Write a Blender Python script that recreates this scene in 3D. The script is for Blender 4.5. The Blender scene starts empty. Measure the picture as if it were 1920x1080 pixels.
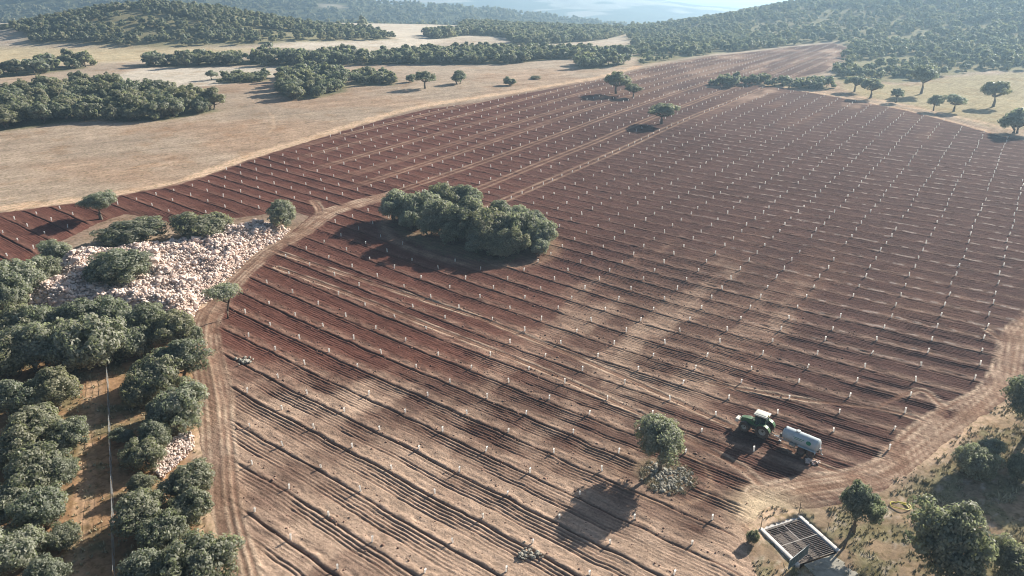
import bpy, bmesh, math, random
import numpy as np
from mathutils import Vector, Matrix

sc = bpy.context.scene
COL = sc.collection

# ---------------------------------------------------------------- camera
cam_d = bpy.data.cameras.new('camera'); cam = bpy.data.objects.new('camera', cam_d); COL.objects.link(cam)
cam.location = (0, 0, 54); cam.rotation_euler = (math.radians(90) - math.atan(560 / 1345), 0, 0)
cam_d.sensor_width = 36; cam_d.lens = 36 * 1345 / 1920; cam_d.clip_start = .5; cam_d.clip_end = 40000
sc.camera = cam
# ---------------------------------------------------------------- sky and sun
SUN_EL = math.radians(24.5); SUN_AZ = math.atan2(.741, .671)          # azimuth from +Y towards +X
w = bpy.data.worlds.new('World'); sc.world = w; w.use_nodes = True
nt = w.node_tree; bg = nt.nodes['Background']
sky = nt.nodes.new('ShaderNodeTexSky'); sky.sky_type = 'NISHITA'; sky.sun_disc = False
sky.sun_elevation = SUN_EL; sky.sun_rotation = SUN_AZ; sky.altitude = 900; sky.air_density = 1; sky.dust_density = 2.5; sky.ozone_density = 1
nt.links.new(sky.outputs[0], bg.inputs[0]); bg.inputs[1].default_value = .052
sd = bpy.data.lights.new('sun', 'SUN'); sun = bpy.data.objects.new('sun', sd); COL.objects.link(sun)
sd.energy = 5.0; sd.angle = math.radians(.5); sd.color = (1, .93, .82)
sdir = Vector((math.sin(SUN_AZ) * math.cos(SUN_EL), math.cos(SUN_AZ) * math.cos(SUN_EL), math.sin(SUN_EL)))
sun.rotation_euler = sdir.to_track_quat('Z', 'Y').to_euler(); sun.location = (200, 200, 300)
sc.view_settings.view_transform = 'Standard'; sc.view_settings.look = 'None'; sc.view_settings.gamma = 1
sc.view_settings.exposure = 1.0; sc.view_settings.use_curve_mapping = False
sc.cycles.use_denoising = True; sc.cycles.filter_width = 1.05; sc.cycles.max_bounces = 5; sc.cycles.diffuse_bounces = 2; sc.cycles.glossy_bounces = 2
sc.cycles.transmission_bounces = 4; sc.cycles.volume_bounces = 0; sc.cycles.transparent_max_bounces = 6

# === TERRAIN (metres; x right, y away, z up) ===
EA = np.array([math.cos(math.radians(-35.6)), math.sin(math.radians(-35.6))])   # along the planted rows
EB = np.array([-EA[1], EA[0]])                                                  # across the rows, uphill
ORG = np.array([-6.18, 121.56]); SP_A = 7.04; SP_B = 4.94

def _hash(ix, iy, seed):
    n = (ix.astype(np.int64) * 374761393 + iy.astype(np.int64) * 668265263 + seed * 1442695041) & 0xFFFFFFFF
    n = ((n ^ (n >> 13)) * 1274126177) & 0xFFFFFFFF
    n = (n ^ (n >> 16)) & 0xFFFFFF
    return n.astype(np.float64) / 0xFFFFFF

def vnoise(x, y, seed=0):
    x = np.asarray(x, float); y = np.asarray(y, float)
    ix = np.floor(x); iy = np.floor(y); fx = x - ix; fy = y - iy
    fx = fx * fx * (3 - 2 * fx); fy = fy * fy * (3 - 2 * fy)
    a = _hash(ix, iy, seed); b = _hash(ix + 1, iy, seed); c = _hash(ix, iy + 1, seed); d = _hash(ix + 1, iy + 1, seed)
    return a + (b - a) * fx + (c - a) * fy + (a - b - c + d) * fx * fy

def fbm(x, y, seed=0, octv=4):
    s = 0; a = .5; t = 0
    for k in range(octv):
        s = s + a * vnoise(x * 2 ** k + 17.3 * k, y * 2 ** k - 9.1 * k, seed + k); t += a; a *= .5
    return s / t

def sstep(a, b, x):
    t = np.clip((x - a) / (b - a), 0, 1)
    return t * t * (3 - 2 * t)

_ky = np.array([-400, 0, 70, 110, 150, 200, 260, 340, 500, 820, 1000, 1400, 2400, 20000.])
_kz = np.array([-6., -3.8, -1.4, 0, 2.93, 5.25, 8.85, 11.6, 15.5, 19.5, 10, -35, -75, -75.])
_ty = np.linspace(-400, 20000, 20401); _tz = np.interp(_ty, _ky, _kz)
_w = np.hanning(61); _w /= _w.sum()
_tz = np.convolve(np.pad(_tz, 30, mode='edge'), _w, 'valid')

def terrain(x, y):
    x = np.asarray(x, float); y = np.asarray(y, float)
    z = np.interp(y, _ty, _tz)
    xs = np.tanh(x / 100)
    z = z - .8 * xs + 5.4 * xs * xs * np.clip(1.2 - y / 250, 0, 1)
    # the wooded hill on the right
    z = z + 69 * np.exp(-.5 * ((x - 600) / 190) ** 2 - .5 * ((y - 800) / 250) ** 2) - 9 * np.exp(-.5 * ((x - 120) / 90) ** 2 - .5 * ((y - 900) / 200) ** 2)
    # the round wooded knoll on the left
    z = z + 23 * np.exp(-.5 * ((x + 285) / 80) ** 2 - .5 * ((y - 615) / 55) ** 2)
    # gentle swells in the fields
    far = sstep(230, 420, y)
    z = z + far * 5 * (fbm(x / 260, y / 200, 5, 2) - .5) * (1 - sstep(900, 1300, y))
    # far wooded ridges
    r1 = np.exp(-.5 * ((y - 1750) / 260) ** 2)
    z = z + r1 * (62 + 62 * sstep(-150, -800, x) + 45 * (fbm(x / 420, y / 420, 9, 3) - .5)) * (1 - .75 * sstep(-350, 500, x))
    r2 = np.exp(-.5 * ((y - 4300) / 600) ** 2)
    z = z + r2 * (118 + 60 * (fbm(x / 1100, y / 1100, 12, 3) - .5)) * (1 - .8 * sstep(300, 1500, x))
    z = z + sstep(1200, 2000, y) * 22 * (fbm(x / 170, y / 170, 21, 3) - .5)
    return z
# === END TERRAIN ===


# ---------------------------------------------------------------- places, metres on the ground plan
L = {'col_tracks': [],
 'debris': (-41.6, 97.9),
 'debris2': (1.7, 59.4),
 'dry': [(-16.4, 68.7, 22, 0.9), (5.7, 69.1, 16, 0.55), (49.6, 135.5, 24, 0.6), (55.6, 112.9, 16, 0.15), (55.8, 95.5, 16, -0.5), (47.3, 78.5, 7, -0.5), (64.4, 92.0, 9, -0.5), (17.8, 114.2, 14, 0.3),
         (-37.4, 129.8, 14, 0.35), (-31.1, 111.1, 15, -0.8), (-9.5, 103.0, 16, -0.55), (-44.8, 114.1, 10, -0.2), (97.6, 202.3, 60, -0.95), (104.6, 172.6, 50, -0.8), (81.5, 119.8, 25, -0.75), (59.7, 95.3, 14, -0.2),
         (-80.3, 189.0, 50, -0.9), (-101.6, 144.0, 30, -1.0), (-27.7, 233.3, 60, -0.8), (-47.6, 196.7, 40, -0.9), (17.5, 265.2, 60, -0.5), (58.6, 198.6, 45, -0.5), (4.2, 131.5, 18, -0.35), (5.9, 194.4, 30, -0.5),
         (2.9, 82.9, 14, -0.15), (21.1, 67.1, 10, -0.3), (26.2, 74.8, 8, -0.3), (40.3, 90.2, 12, -0.25), (34.8, 153.4, 26, 0.25), (-35.1, 81.7, 10, 0.3)],
 'fence': [(-60.2, 93.8), (-55.8, 85.6), (-50.9, 76.3), (-46.2, 67.5), (-42.8, 60.9), (-39.1, 53.8)],
 'field': [(-123.7, 156.8), (-118.6, 160.0), (-105.2, 169.3), (-91.8, 182.8), (-84.8, 193.3), (-77.9, 212.2), (-63.7, 238.7), (-47.2, 267.9), (-33.6, 287.4), (-13.2, 302.3), (0.0, 317.1), (24.7, 343.1), (50.9, 373.0),
           (69.2, 403.6), (123.8, 471.4), (191.3, 520.5), (225.5, 531.3), (222.0, 500.1), (190.1, 436.4), (164.9, 394.0), (138.1, 369.6), (111.8, 352.8), (120.0, 346.7), (130.3, 333.8), (145.4, 312.9), (155.9, 288.5),
           (160.5, 266.5), (164.5, 244.5), (172.0, 224.1), (137.7, 155.5), (105.8, 118.7), (88.8, 103.8), (80.0, 97.4), (69.2, 87.3), (59.3, 80.4), (48.2, 72.1), (42.6, 68.4), (37.2, 67.2), (33.2, 66.5), (29.7, 67.0),
           (26.6, 64.0), (25.1, 60.1), (25.2, 56.8), (23.3, 47.5), (-23.7, 47.2), (-29.1, 56.2), (-36.9, 70.8), (-41.9, 81.4), (-48.0, 94.6), (-54.1, 107.7), (-54.9, 114.4), (-54.2, 130.6), (-53.4, 141.1),
           (-48.9, 153.0), (-48.0, 163.3), (-53.3, 166.7), (-61.4, 162.2), (-76.1, 155.6), (-90.6, 161.8), (-93.5, 154.3), (-95.3, 142.9), (-96.6, 125.7), (-99.2, 116.5)],
 'gate': (28.0, 56.8),
 'gate2': (31.3, 59.4),
 'grass': (-100.2, 135.6),
 'gravel': [(-44.4, 74.7), (-44.1, 78.7), (-42.5, 80.4), (-40.6, 77.0), (-41.0, 73.8), (-41.9, 70.5), (-43.5, 71.9)],
 'grid': [(27.9, 63.2), (32.8, 65.3), (35.0, 60.2), (29.8, 58.0)],
 'groves': [('the big grove at the left edge', 'trees of the left stubble grove', 5.0,
             [(-219.5, 305.2), (-214.4, 329.5), (-195.9, 334.9), (-184.8, 339.1), (-165.1, 314.1), (-149.0, 316.3), (-130.1, 303.5), (-111.7, 282.1), (-118.0, 273.3), (-125.5, 263.1), (-140.8, 259.0), (-148.5, 264.7),
              (-161.3, 254.9), (-175.4, 239.6)]),
            ('the compact middle grove', 'trees of the compact middle grove', 4.6,
             [(-106.6, 344.0), (-115.9, 375.9), (-110.7, 386.4), (-101.2, 392.7), (-87.5, 381.4), (-74.2, 343.4), (-73.0, 325.7), (-79.4, 312.8), (-88.8, 305.6), (-99.4, 315.4)]),
            ('the short grove', 'trees of the short middle grove', 3.4, [(-77.3, 361.0), (-74.5, 385.5), (-62.1, 376.8), (-55.2, 357.1), (-54.4, 343.4), (-66.2, 340.2), (-73.0, 343.4)]),
            ('the long left tree belt', 'trees of the left middle belt', 5.4,
             [(-218.7, 429.0), (-206.2, 438.7), (-182.7, 442.6), (-157.2, 451.2), (-129.6, 455.9), (-103.7, 456.1), (-90.2, 444.6), (-89.0, 422.9), (-118.8, 416.3), (-148.6, 425.2), (-179.1, 418.1), (-206.6, 419.4)]),
            ('STUFF belt_wood|dense belt of oaks across the middle behind the stubble field', 'trees of the right middle belt', 3.0,
             [(-91.3, 450.4), (-74.4, 476.7), (-55.9, 493.0), (-21.8, 513.4), (14.3, 504.9), (49.1, 495.3), (75.9, 486.7), (82.1, 472.0), (72.7, 465.0), (25.7, 452.0), (-3.1, 428.1), (-39.2, 422.9), (-70.2, 428.0),
              (-84.4, 422.9)]),
            ('STUFF crest_wood|oak wood on the far crest below the blue ridges', 'trees of the far crest wood', 3.4,
             [(-73.4, 653.4), (-51.6, 736.5), (-51.9, 825.0), (-10.2, 1461.9), (93.7, 1487.1), (106.9, 803.0), (117.2, 759.4), (72.5, 643.7), (37.6, 592.2), (0.0, 571.6), (-4.6, 660.0), (-38.0, 676.5), (-52.2, 618.9),
              (-65.7, 602.3)]),
            ('the short hedge', 'trees of the short hedge', 2.3, [(-145.2, 371.3), (-124.8, 378.4), (-117.2, 358.2), (-129.0, 351.5), (-138.8, 352.0)]),
            ('the hedge at the left edge', 'trees of the left edge hedge', 5.2, [(-274.4, 386.8), (-265.7, 413.3), (-244.5, 428.7), (-235.4, 414.6), (-247.1, 392.1), (-261.5, 367.5)]),
            ('the row between the red fields', 'trees of the row between the red fields', 3.2,
             [(94.4, 349.2), (101.6, 362.4), (117.9, 356.1), (137.3, 353.1), (148.9, 347.0), (145.3, 338.1), (132.9, 340.9), (115.0, 346.6), (94.0, 343.0)]),
            ('the far field corner group', 'trees of the far corner group', 4.4, [(35.6, 422.8), (46.3, 433.8), (65.7, 439.7), (63.9, 423.0), (44.7, 403.3), (36.4, 407.9)])],
 'heap': [(-88.3, 114.1), (-88.4, 120.5), (-87.6, 127.5), (-91.3, 132.4), (-88.8, 139.1), (-80.9, 140.8), (-73.6, 144.2), (-67.8, 149.6), (-62.8, 155.3), (-57.8, 158.5), (-49.9, 154.2), (-50.2, 148.4), (-53.2, 140.6),
          (-54.2, 130.6), (-54.7, 121.3), (-55.3, 113.0), (-55.3, 109.1), (-60.2, 111.1), (-70.0, 112.7), (-78.6, 111.7)],
 'hose': (44.4, 66.5),
 'leftfloor': [(-110.7, 137.7), (-95.3, 142.9), (-55.7, 111.4), (-42.4, 81.3), (-37.2, 70.8), (-28.3, 54.9), (-25.1, 47.1), (-54.8, 46.1)],
 'meadow': [(160.4, 365.9), (186.2, 349.2), (225.0, 373.5), (271.3, 379.2), (184.1, 249.5), (171.2, 258.6), (163.3, 303.2), (150.4, 324.4)],
 'pale1': [(-203.1, 367.0), (-207.4, 414.8), (-130.2, 414.4), (-117.4, 371.9), (-139.3, 345.1), (-157.5, 330.3), (-170.7, 327.9)],
 'pale2': [(-184.4, 571.7), (-192.0, 763.3), (-102.4, 1467.0), (-38.0, 676.5), (-62.6, 553.8), (-93.3, 506.8), (-143.6, 507.7), (-169.4, 521.6)],
 'pole': (35.3, 60.2),
 'post1': (28.0, 63.6),
 'post2': (33.0, 65.6),
 'rightfloor': [(26.6, 64.0), (29.7, 67.0), (37.2, 67.2), (48.2, 72.1), (69.2, 87.3), (86.5, 100.4), (98.2, 93.4), (59.2, 46.6), (22.4, 47.5)],
 'ring': (18.8, 72.9),
 'sand': (29.6, 66.5),
 'stones': (37.4, 74.7),
 'tan1': [(-357.0, 505.0), (-257.3, 505.8), (-164.2, 504.6), (-184.2, 462.9), (-247.2, 433.6), (-288.4, 403.3)],
 'tanker': (37.1, 76.7),
 'tracks': [('perimeter',
             [(-25.5, 51.1), (-28.3, 56.3), (-33.2, 65.4), (-37.5, 75.9), (-42.0, 86.5), (-46.7, 96.3), (-50.5, 104.3), (-53.1, 113.5), (-53.4, 125.2), (-52.1, 136.3), (-50.7, 143.3), (-47.2, 151.2), (-45.2, 159.8),
              (-43.0, 166.3), (-37.2, 173.2), (-30.4, 180.6)],
             2.6, [0.3, 1.1, 1.9], 0.75),
            ('perimeter2', [(-36.4, 72.8), (-40.0, 86.5), (-44.6, 96.4), (-48.4, 104.5), (-50.9, 111.7), (-51.6, 123.1)], 1.0, [0.4], 0.45),
            ('curve', [(-50.6, 139.1), (-47.9, 147.4), (-45.7, 154.6), (-45.9, 165.4), (-49.2, 173.1)], 1.2, [0.4], 0.6),
            ('margin',
             [(-126.2, 160.4), (-120.8, 163.4), (-103.4, 173.3), (-89.4, 186.9), (-82.8, 203.8), (-73.8, 225.0), (-64.5, 242.3), (-45.1, 280.7), (-28.5, 301.8), (0.0, 326.0), (25.4, 352.6), (45.9, 376.6), (71.6, 418.0)],
             3.0, [0.9], 0.95),
            ('rowline1', [(-50.9, 141.9), (-33.6, 131.3), (-24.0, 125.5), (-8.3, 115.9), (0.0, 109.7), (12.8, 98.8), (22.4, 89.6), (29.9, 82.0)], 0.55, [0.2], 0.55),
            ('rowline2', [(-46.6, 132.9), (-32.0, 123.7), (-14.7, 111.4), (3.3, 98.3), (16.5, 86.7), (22.1, 81.0), (29.0, 73.2)], 0.55, [0.2], 0.5),
            ('right', [(99.3, 118.9), (84.0, 106.7), (75.7, 96.1), (68.9, 88.9), (59.3, 81.6), (51.6, 76.1), (45.6, 72.0), (39.6, 70.2), (34.1, 69.2), (29.8, 67.4), (27.4, 63.6)], 1.8, [0.3, 1.0, 1.6], 0.85),
            ('right2', [(76.1, 88.6), (67.8, 85.0), (59.0, 79.8), (50.6, 74.3), (43.7, 70.8)], 1.3, [0.5], 0.7), ('haul', [(35.3, 78.0), (37.5, 74.7), (40.4, 72.2), (44.5, 71.0)], 0.5, [0.1], 0.4),
            ('braid1', [(58.4, 83.8), (49.6, 76.2), (41.9, 72.5), (34.9, 71.2), (29.5, 69.5)], 0.6, [0.15], 0.7), ('braid2', [(68.4, 89.7), (59.9, 85.3), (52.0, 79.7), (46.0, 74.4), (42.4, 70.8)], 0.5, [0.1], 0.7),
            ('braid3', [(30.2, 68.8), (28.9, 72.7), (25.4, 77.0), (20.8, 81.4)], 0.6, [0.2], 0.5), ('turn1', [(29.4, 93.2), (41.2, 88.5), (49.3, 86.3), (54.1, 84.0), (55.7, 81.7), (54.6, 78.3)], 0.35, [0.1], 0.5),
            ('turn2', [(50.5, 85.7), (58.7, 90.1), (59.9, 86.6), (59.1, 82.8)], 0.35, [0.1], 0.5), ('turn3', [(79.1, 107.5), (79.1, 103.3), (76.0, 97.6), (71.2, 91.7)], 0.35, [0.1], 0.6),
            ('upper', [(91.2, 341.5), (121.0, 349.8), (131.3, 336.6), (145.9, 314.2), (155.9, 288.5), (160.8, 263.6), (164.4, 241.5)], 2.0, [0.6], 0.95),
            ('upper2', [(129.5, 345.3), (143.7, 331.2), (159.4, 304.4), (166.8, 277.8), (174.4, 251.5)], 1.6, [0.5], 0.85),
            ('grid', [(29.0, 68.8), (30.0, 66.1), (30.5, 63.9), (32.1, 60.3), (32.6, 55.9)], 2.2, [0.9], 0.7), ('gully', [(-62.7, 95.2), (-55.9, 80.5), (-50.8, 70.1), (-46.8, 61.5), (-43.4, 54.3)], 1.2, [0.4], 0.3),
            ('stub1', [(-110.0, 309.3), (-93.2, 280.2), (-83.9, 256.3), (-83.0, 244.2)], 0.5, [0.2], 0.4)],
 'tractor': (32.2, 80.4),
 'trees': [('lone grey green holm oak rising from a round bed of stones', (18.31, 73.27, 3.57, 7.86, 'tall')), ('slender leaning oak beside the cattle grid', (37.59, 62.54, 2.17, 6.53, 'tall')),
           ('big dark holm oak right of the yellow hose', (43.78, 56.2, 4.35, 8.94, 'low')), ('tall oak cut by the right picture edge beside the sandy track', (66.96, 78.64, 4.51, 8.98, 'tall')),
           ('grey thin umbrella shaped tree leaning beside the bend of the dirt track', (-48.83, 111.86, 3.95, 6.59, 'sparse')),
           ('grey green oak at the far left tip of the stone heap', (-93.73, 157.14, 4.63, 6.75, 'tall')), ('round olive grey oak at the right tip of the stone heap', (-51.8, 154.76, 4.82, 6.32, 'low')),
           ('wide dark oak bush behind the stone heap', (-66.04, 147.49, 7.39, 5.9, 'shrub')), ('low flat dark bush behind the stone heap left of the wide oak', (-80.77, 143.95, 7.62, 4.66, 'shrub')),
           ('dark oak bush growing out of the middle of the stone heap', (-73.76, 124.41, 6.75, 6.77, 'shrub')), ('small pale bush at the left end of the stone heap', (-89.55, 133.07, 3.38, 4.78, 'shrub')),
           ('left one of the two oaks close together in the far field', (45.64, 323.28, 6.09, 9.82, 'tall')), ('smaller right one of the two oaks close together in the far field', (51.83, 314.76, 4.34, 6.37, 'tall')),
           ('solitary pale flat topped oak casting a long shadow in the far field', (53.97, 261.99, 6.55, 8.19, 'tall')),
           ('large round oak standing on the yellow meadow at the wood edge', (181.41, 326.78, 6.39, 13.27, 'tall')), ('dark oak alone on the yellow meadow at the right', (194.58, 296.04, 6.04, 10.79, 'tall')),
           ('small round oak beside the pale double track', (165.64, 287.09, 3.35, 6.3, 'tall')), ('spreading low oak beside the pale double track', (172.82, 285.72, 5.01, 7.07, 'tall')),
           ('small oak left of the large round meadow oak', (160.59, 306.78, 3.12, 5.81, 'tall')), ('oak at the right picture edge beside the pale double track', (171.72, 245.89, 6.0, 8.18, 'low')),
           ('left oak of the pair at the wood edge above the track', (154.36, 332.56, 4.81, 7.2, 'tall')), ('right oak of the pair at the wood edge above the track', (154.39, 316.71, 5.28, 8.73, 'tall')),
           ('oak with a shadow to its left on the stubble field', (-39.35, 334.42, 5.31, 7.7, 'tall')), ('small bush left of the stubble field oak', (-48.33, 353.57, 2.8, 3.99, 'shrub')),
           ('dense square oak bush alone on the stubble field', (-25.11, 348.74, 5.27, 5.88, 'low')), ('low dark bush near the ploughed field corner', (-1.24, 344.78, 3.73, 3.88, 'shrub')),
           ('flat scrap of scrub right of the low dark bush', (11.3, 366.01, 3.15, 1.58, 'shrub')), ('round oak on the pale far field crest', (-144.94, 739.86, 6.21, 10.15, 'low')),
           ('dark bush below the round crest oak', (-119.18, 590.47, 5.81, 5.69, 'shrub')), ('small oak left of the hedge on the pale middle field', (-147.06, 363.49, 3.13, 4.69, 'tall')),
           ('tree standing on the skyline of the right hill', (303.68, 737.76, 3.07, 7.16, 'tall')), ('grey leafy shrub in the shade right of the sandy track', (55.91, 71.81, 2.59, 4.1, 'shrub')),
           ('small shrub at the shade edge above the grey leafy shrub', (60.08, 75.78, 1.89, 2.17, 'shrub')), ('shrub in the bottom right picture corner', (50.78, 55.76, 2.97, 4.4, 'shrub')),
           ('small scrubby bush below the big dark holm oak', (46.31, 55.91, 1.35, 2.29, 'shrub')), ('round shrub in the shade at the right picture edge', (60.47, 70.6, 1.6, 3.41, 'shrub')),
           ('tuft of yellow green scrub at the left corner of the cattle grid', (26.1, 61.37, 0.7, 1.76, 'shrub')), ('dark oak crown at the left picture edge below the stone heap', (-77.72, 100.92, 4.59, 6.88, 'shrub')),
           ('oak crown under the left end of the stone heap', (-73.85, 103.13, 4.48, 6.72, 'shrub')), ('bright topped oak against the left edge of the white stones', (-69.01, 103.98, 4.51, 6.76, 'low')),
           ('oak crown below the middle of the stone heap', (-64.62, 105.47, 4.37, 6.56, 'shrub')), ('oak crown below the right part of the stone heap', (-58.61, 103.75, 4.31, 6.47, 'low')),
           ('oak at the point where stones meet the dirt track', (-53.68, 102.02, 4.06, 6.1, 'low')), ('small dark oak beside the dirt track bend', (-51.87, 102.31, 2.69, 4.03, 'shrub')),
           ('big grey green oak in front of the stone heap thicket', (-63.41, 95.14, 5.98, 8.97, 'shrub')), ('oak in the shade left of the big grey green one', (-70.29, 93.94, 4.97, 7.45, 'low')),
           ('oak at the left picture edge in the thicket shade', (-73.74, 92.65, 4.36, 6.53, 'shrub')), ('dark oak filling the thicket gap above the fence end', (-58.4, 98.28, 3.99, 5.98, 'shrub')),
           ('tall oak at the head of the tree row along the dirt track', (-49.1, 92.83, 4.18, 6.28, 'low')), ('oak second from the head of the row along the track', (-50.6, 88.72, 3.98, 5.97, 'shrub')),
           ('dark oak on the fence side near the row head', (-51.54, 85.65, 3.04, 4.56, 'shrub')), ('grey green oak bulging towards the track in the row middle', (-44.24, 82.44, 3.93, 5.89, 'shrub')),
           ('small bright bush by the fence beside the tree row', (-49.59, 77.38, 1.49, 2.23, 'low')), ('oak next to the fence in the row middle', (-47.02, 82.29, 2.79, 4.18, 'shrub')),
           ('low oak left of the white gravel patch', (-45.25, 76.8, 2.49, 3.73, 'low')), ('dark oak bush below left of the gravel patch', (-44.96, 72.93, 2.54, 3.81, 'shrub')),
           ('oak just under the white gravel patch', (-37.12, 67.36, 3.23, 4.84, 'low')), ('bright small oak top beside the fence below the gravel patch', (-43.1, 67.93, 1.7, 2.56, 'low')),
           ('olive oak by the track lower in the row', (-36.14, 63.71, 2.84, 4.26, 'shrub')), ('broad oak between fence and track in the lower row', (-39.93, 61.8, 3.42, 5.13, 'low')),
           ('dark oak in the lower row shade', (-36.67, 59.61, 2.83, 4.25, 'shrub')), ('large oak at the bottom of the row beside the track', (-31.12, 55.31, 3.77, 5.66, 'shrub')),
           ('dark oak at the bottom picture edge beside the fence', (-36.09, 54.49, 2.78, 4.16, 'low')), ('olive oak left of the bare gully at its upper end', (-62.22, 84.41, 3.82, 5.73, 'low')),
           ('oak at the left picture edge level with the gully head', (-66.8, 82.54, 3.59, 5.38, 'low')), ('big oak left of the gully in the upper group', (-59.74, 76.08, 3.98, 5.97, 'low')),
           ('oak bulging towards the gully in the upper group', (-55.71, 75.03, 3.04, 4.57, 'shrub')), ('oak at the left picture edge in the middle group', (-60.47, 72.07, 3.53, 5.3, 'shrub')),
           ('broad oak in the middle group left of the gully', (-55.14, 67.95, 3.52, 5.28, 'shrub')), ('small oak hanging over the gully in the middle group', (-52.91, 69.32, 2.44, 3.66, 'low')),
           ('olive oak low in the middle group', (-50.91, 62.57, 3.32, 4.98, 'shrub')), ('oak at the left edge low in the middle group', (-55.62, 63.7, 2.69, 4.04, 'shrub')),
           ('shrub leaning into the gully near the bottom', (-47.23, 59.62, 1.81, 2.71, 'shrub')), ('pale oak at the bottom left near the picture edge', (-50.04, 56.56, 3.09, 4.63, 'shrub')),
           ('oak in the bottom left picture corner', (-45.72, 53.77, 2.39, 3.58, 'low')), ('grey oak at the left edge above the thicket beside the stones', (-87.86, 118.03, 5.0, 7.5, 'shrub')),
           ('small oak between stones and left picture edge', (-87.3, 123.81, 3.63, 5.44, 'shrub')), ('dark bush at the left picture edge below the small oak', (-86.48, 111.92, 4.17, 6.25, 'shrub')),
           ('oak with leaning stems at the left end of the oak island', (-27.45, 161.0, 4.95, 7.42, 'low')), ('pale grey oak second from left in the oak island', (-21.84, 159.49, 5.52, 8.28, 'shrub')),
           ('oak at the back of the oak island near its left end', (-15.53, 166.2, 5.09, 7.64, 'shrub')), ('taller oak at the back middle of the oak island', (-11.22, 166.59, 4.78, 7.17, 'low')),
           ('oak front left of the middle of the oak island', (-15.74, 151.89, 5.58, 8.37, 'low')), ('dense oak in the middle of the oak island', (-9.84, 151.47, 5.86, 8.78, 'low')),
           ('oak behind the right half of the oak island', (-2.69, 158.26, 4.27, 6.41, 'low')), ('oak right of the middle of the oak island', (-3.91, 148.04, 5.47, 8.2, 'shrub')),
           ('large oak in the right half of the oak island', (0.92, 148.14, 5.47, 8.21, 'shrub')), ('oak at the right back of the oak island', (4.71, 151.81, 4.12, 6.19, 'low')),
           ('oak at the right end of the oak island', (5.93, 146.08, 3.99, 5.99, 'shrub')), ('front oak of the right half of the oak island', (0.0, 141.26, 4.15, 6.23, 'low')),
           ('front oak near the middle of the oak island', (-5.85, 143.9, 4.5, 6.74, 'low')), ('low bush at the front right foot of the oak island', (5.58, 141.85, 2.51, 3.76, 'low')),
           ('low oak at the left front foot of the oak island', (-22.85, 155.4, 3.61, 5.41, 'low')), ('ragged bush in the shade at the front left of the oak island', (-18.15, 151.77, 3.54, 5.3, 'low')),
           ('ragged low bush at the front middle of the oak island', (-12.41, 147.42, 3.59, 5.39, 'low')), ('small bush in the front shade right of the middle of the oak island', (-7.59, 142.15, 3.07, 4.6, 'low')),
           ('ragged bush at the front right corner of the oak island', (-2.2, 139.56, 3.02, 4.53, 'low')), ('small bush closing the gap at the back right of the oak island', (0.62, 161.17, 3.11, 4.67, 'shrub'))],
 'wood_knoll': [(-328.3, 517.2), (-299.6, 518.2), (-258.8, 509.0), (-225.8, 507.2), (-196.1, 514.3), (-167.7, 534.6), (-90, 590), (-130, 690), (-300, 720), (-480, 700)],
 'wood_right': [(72.4, 423.1), (127.4, 485.5), (196.2, 534.5), (232.0, 541.8), (224.2, 498.8), (189.7, 431.2), (158.3, 365.9), (169.3, 362.3), (186.6, 355.2), (217.5, 374.5), (246.2, 386.9), (271.3, 379.2), (420, 330),
                (700, 500), (800, 1000), (400, 1020), (140, 960)]}

# ---------------------------------------------------------------- helpers
def tag(o, label=None, cat=None, group=None, kind=None):
    if label: o['label'] = label
    if cat: o['category'] = cat
    if group: o['group'] = group
    if kind: o['kind'] = kind
    return o

def link(name, data, parent=None):
    o = bpy.data.objects.new(name, data); COL.objects.link(o)
    if parent: o.parent = parent
    return o

def np_mesh(name, V, Q, mats=(), smooth=False, attrs=None, mi=None):
    """mesh from an (n,3) array and an (m,k) face array, k = 3 or 4; attrs: name -> (n,3) colours per vertex"""
    me = bpy.data.meshes.new(name); V = np.ascontiguousarray(V, np.float32); Q = np.ascontiguousarray(Q, np.int32); k = Q.shape[1]
    me.vertices.add(len(V)); me.vertices.foreach_set('co', V.ravel())
    me.loops.add(Q.size); me.loops.foreach_set('vertex_index', Q.ravel())
    me.polygons.add(len(Q)); me.polygons.foreach_set('loop_start', np.arange(0, Q.size, k, dtype=np.int32))
    me.polygons.foreach_set('loop_total', np.full(len(Q), k, np.int32))
    if mi is not None: me.polygons.foreach_set('material_index', np.ascontiguousarray(mi, np.int32))
    if smooth: me.polygons.foreach_set('use_smooth', np.ones(len(Q), bool))
    me.update(calc_edges=True)
    for n, a in (attrs or {}).items():
        at = me.attributes.new(n, 'FLOAT_COLOR', 'POINT')
        c = np.ones((len(V), 4), np.float32); c[:, :a.shape[1]] = a; at.data.foreach_set('color', c.ravel())
    for m in mats: me.materials.append(m)
    return me

def H1(x, y): return float(terrain(np.array([x]), np.array([y]))[0])

def seg_dist(x, y, pts, lim):
    """distance from points to a polyline, only exact below lim"""
    d = np.full(x.shape, 1e6)
    for (ax, ay), (bx, by) in zip(pts[:-1], pts[1:]):
        m = np.nonzero((x > min(ax, bx) - lim) & (x < max(ax, bx) + lim) & (y > min(ay, by) - lim) & (y < max(ay, by) + lim))[0]
        if not len(m): continue
        dx, dy = bx - ax, by - ay; l2 = dx * dx + dy * dy + 1e-9
        t = np.clip(((x[m] - ax) * dx + (y[m] - ay) * dy) / l2, 0, 1)
        d[m] = np.minimum(d[m], np.hypot(x[m] - ax - t * dx, y[m] - ay - t * dy))
    return d

def inside(x, y, poly):
    r = np.zeros(x.shape, bool); n = len(poly)
    for i in range(n):
        ax, ay = poly[i]; bx, by = poly[(i + 1) % n]
        c = ((ay > y) != (by > y))
        if by != ay: r ^= c & (x < (bx - ax) * (y - ay) / (by - ay) + ax)
    return r

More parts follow.
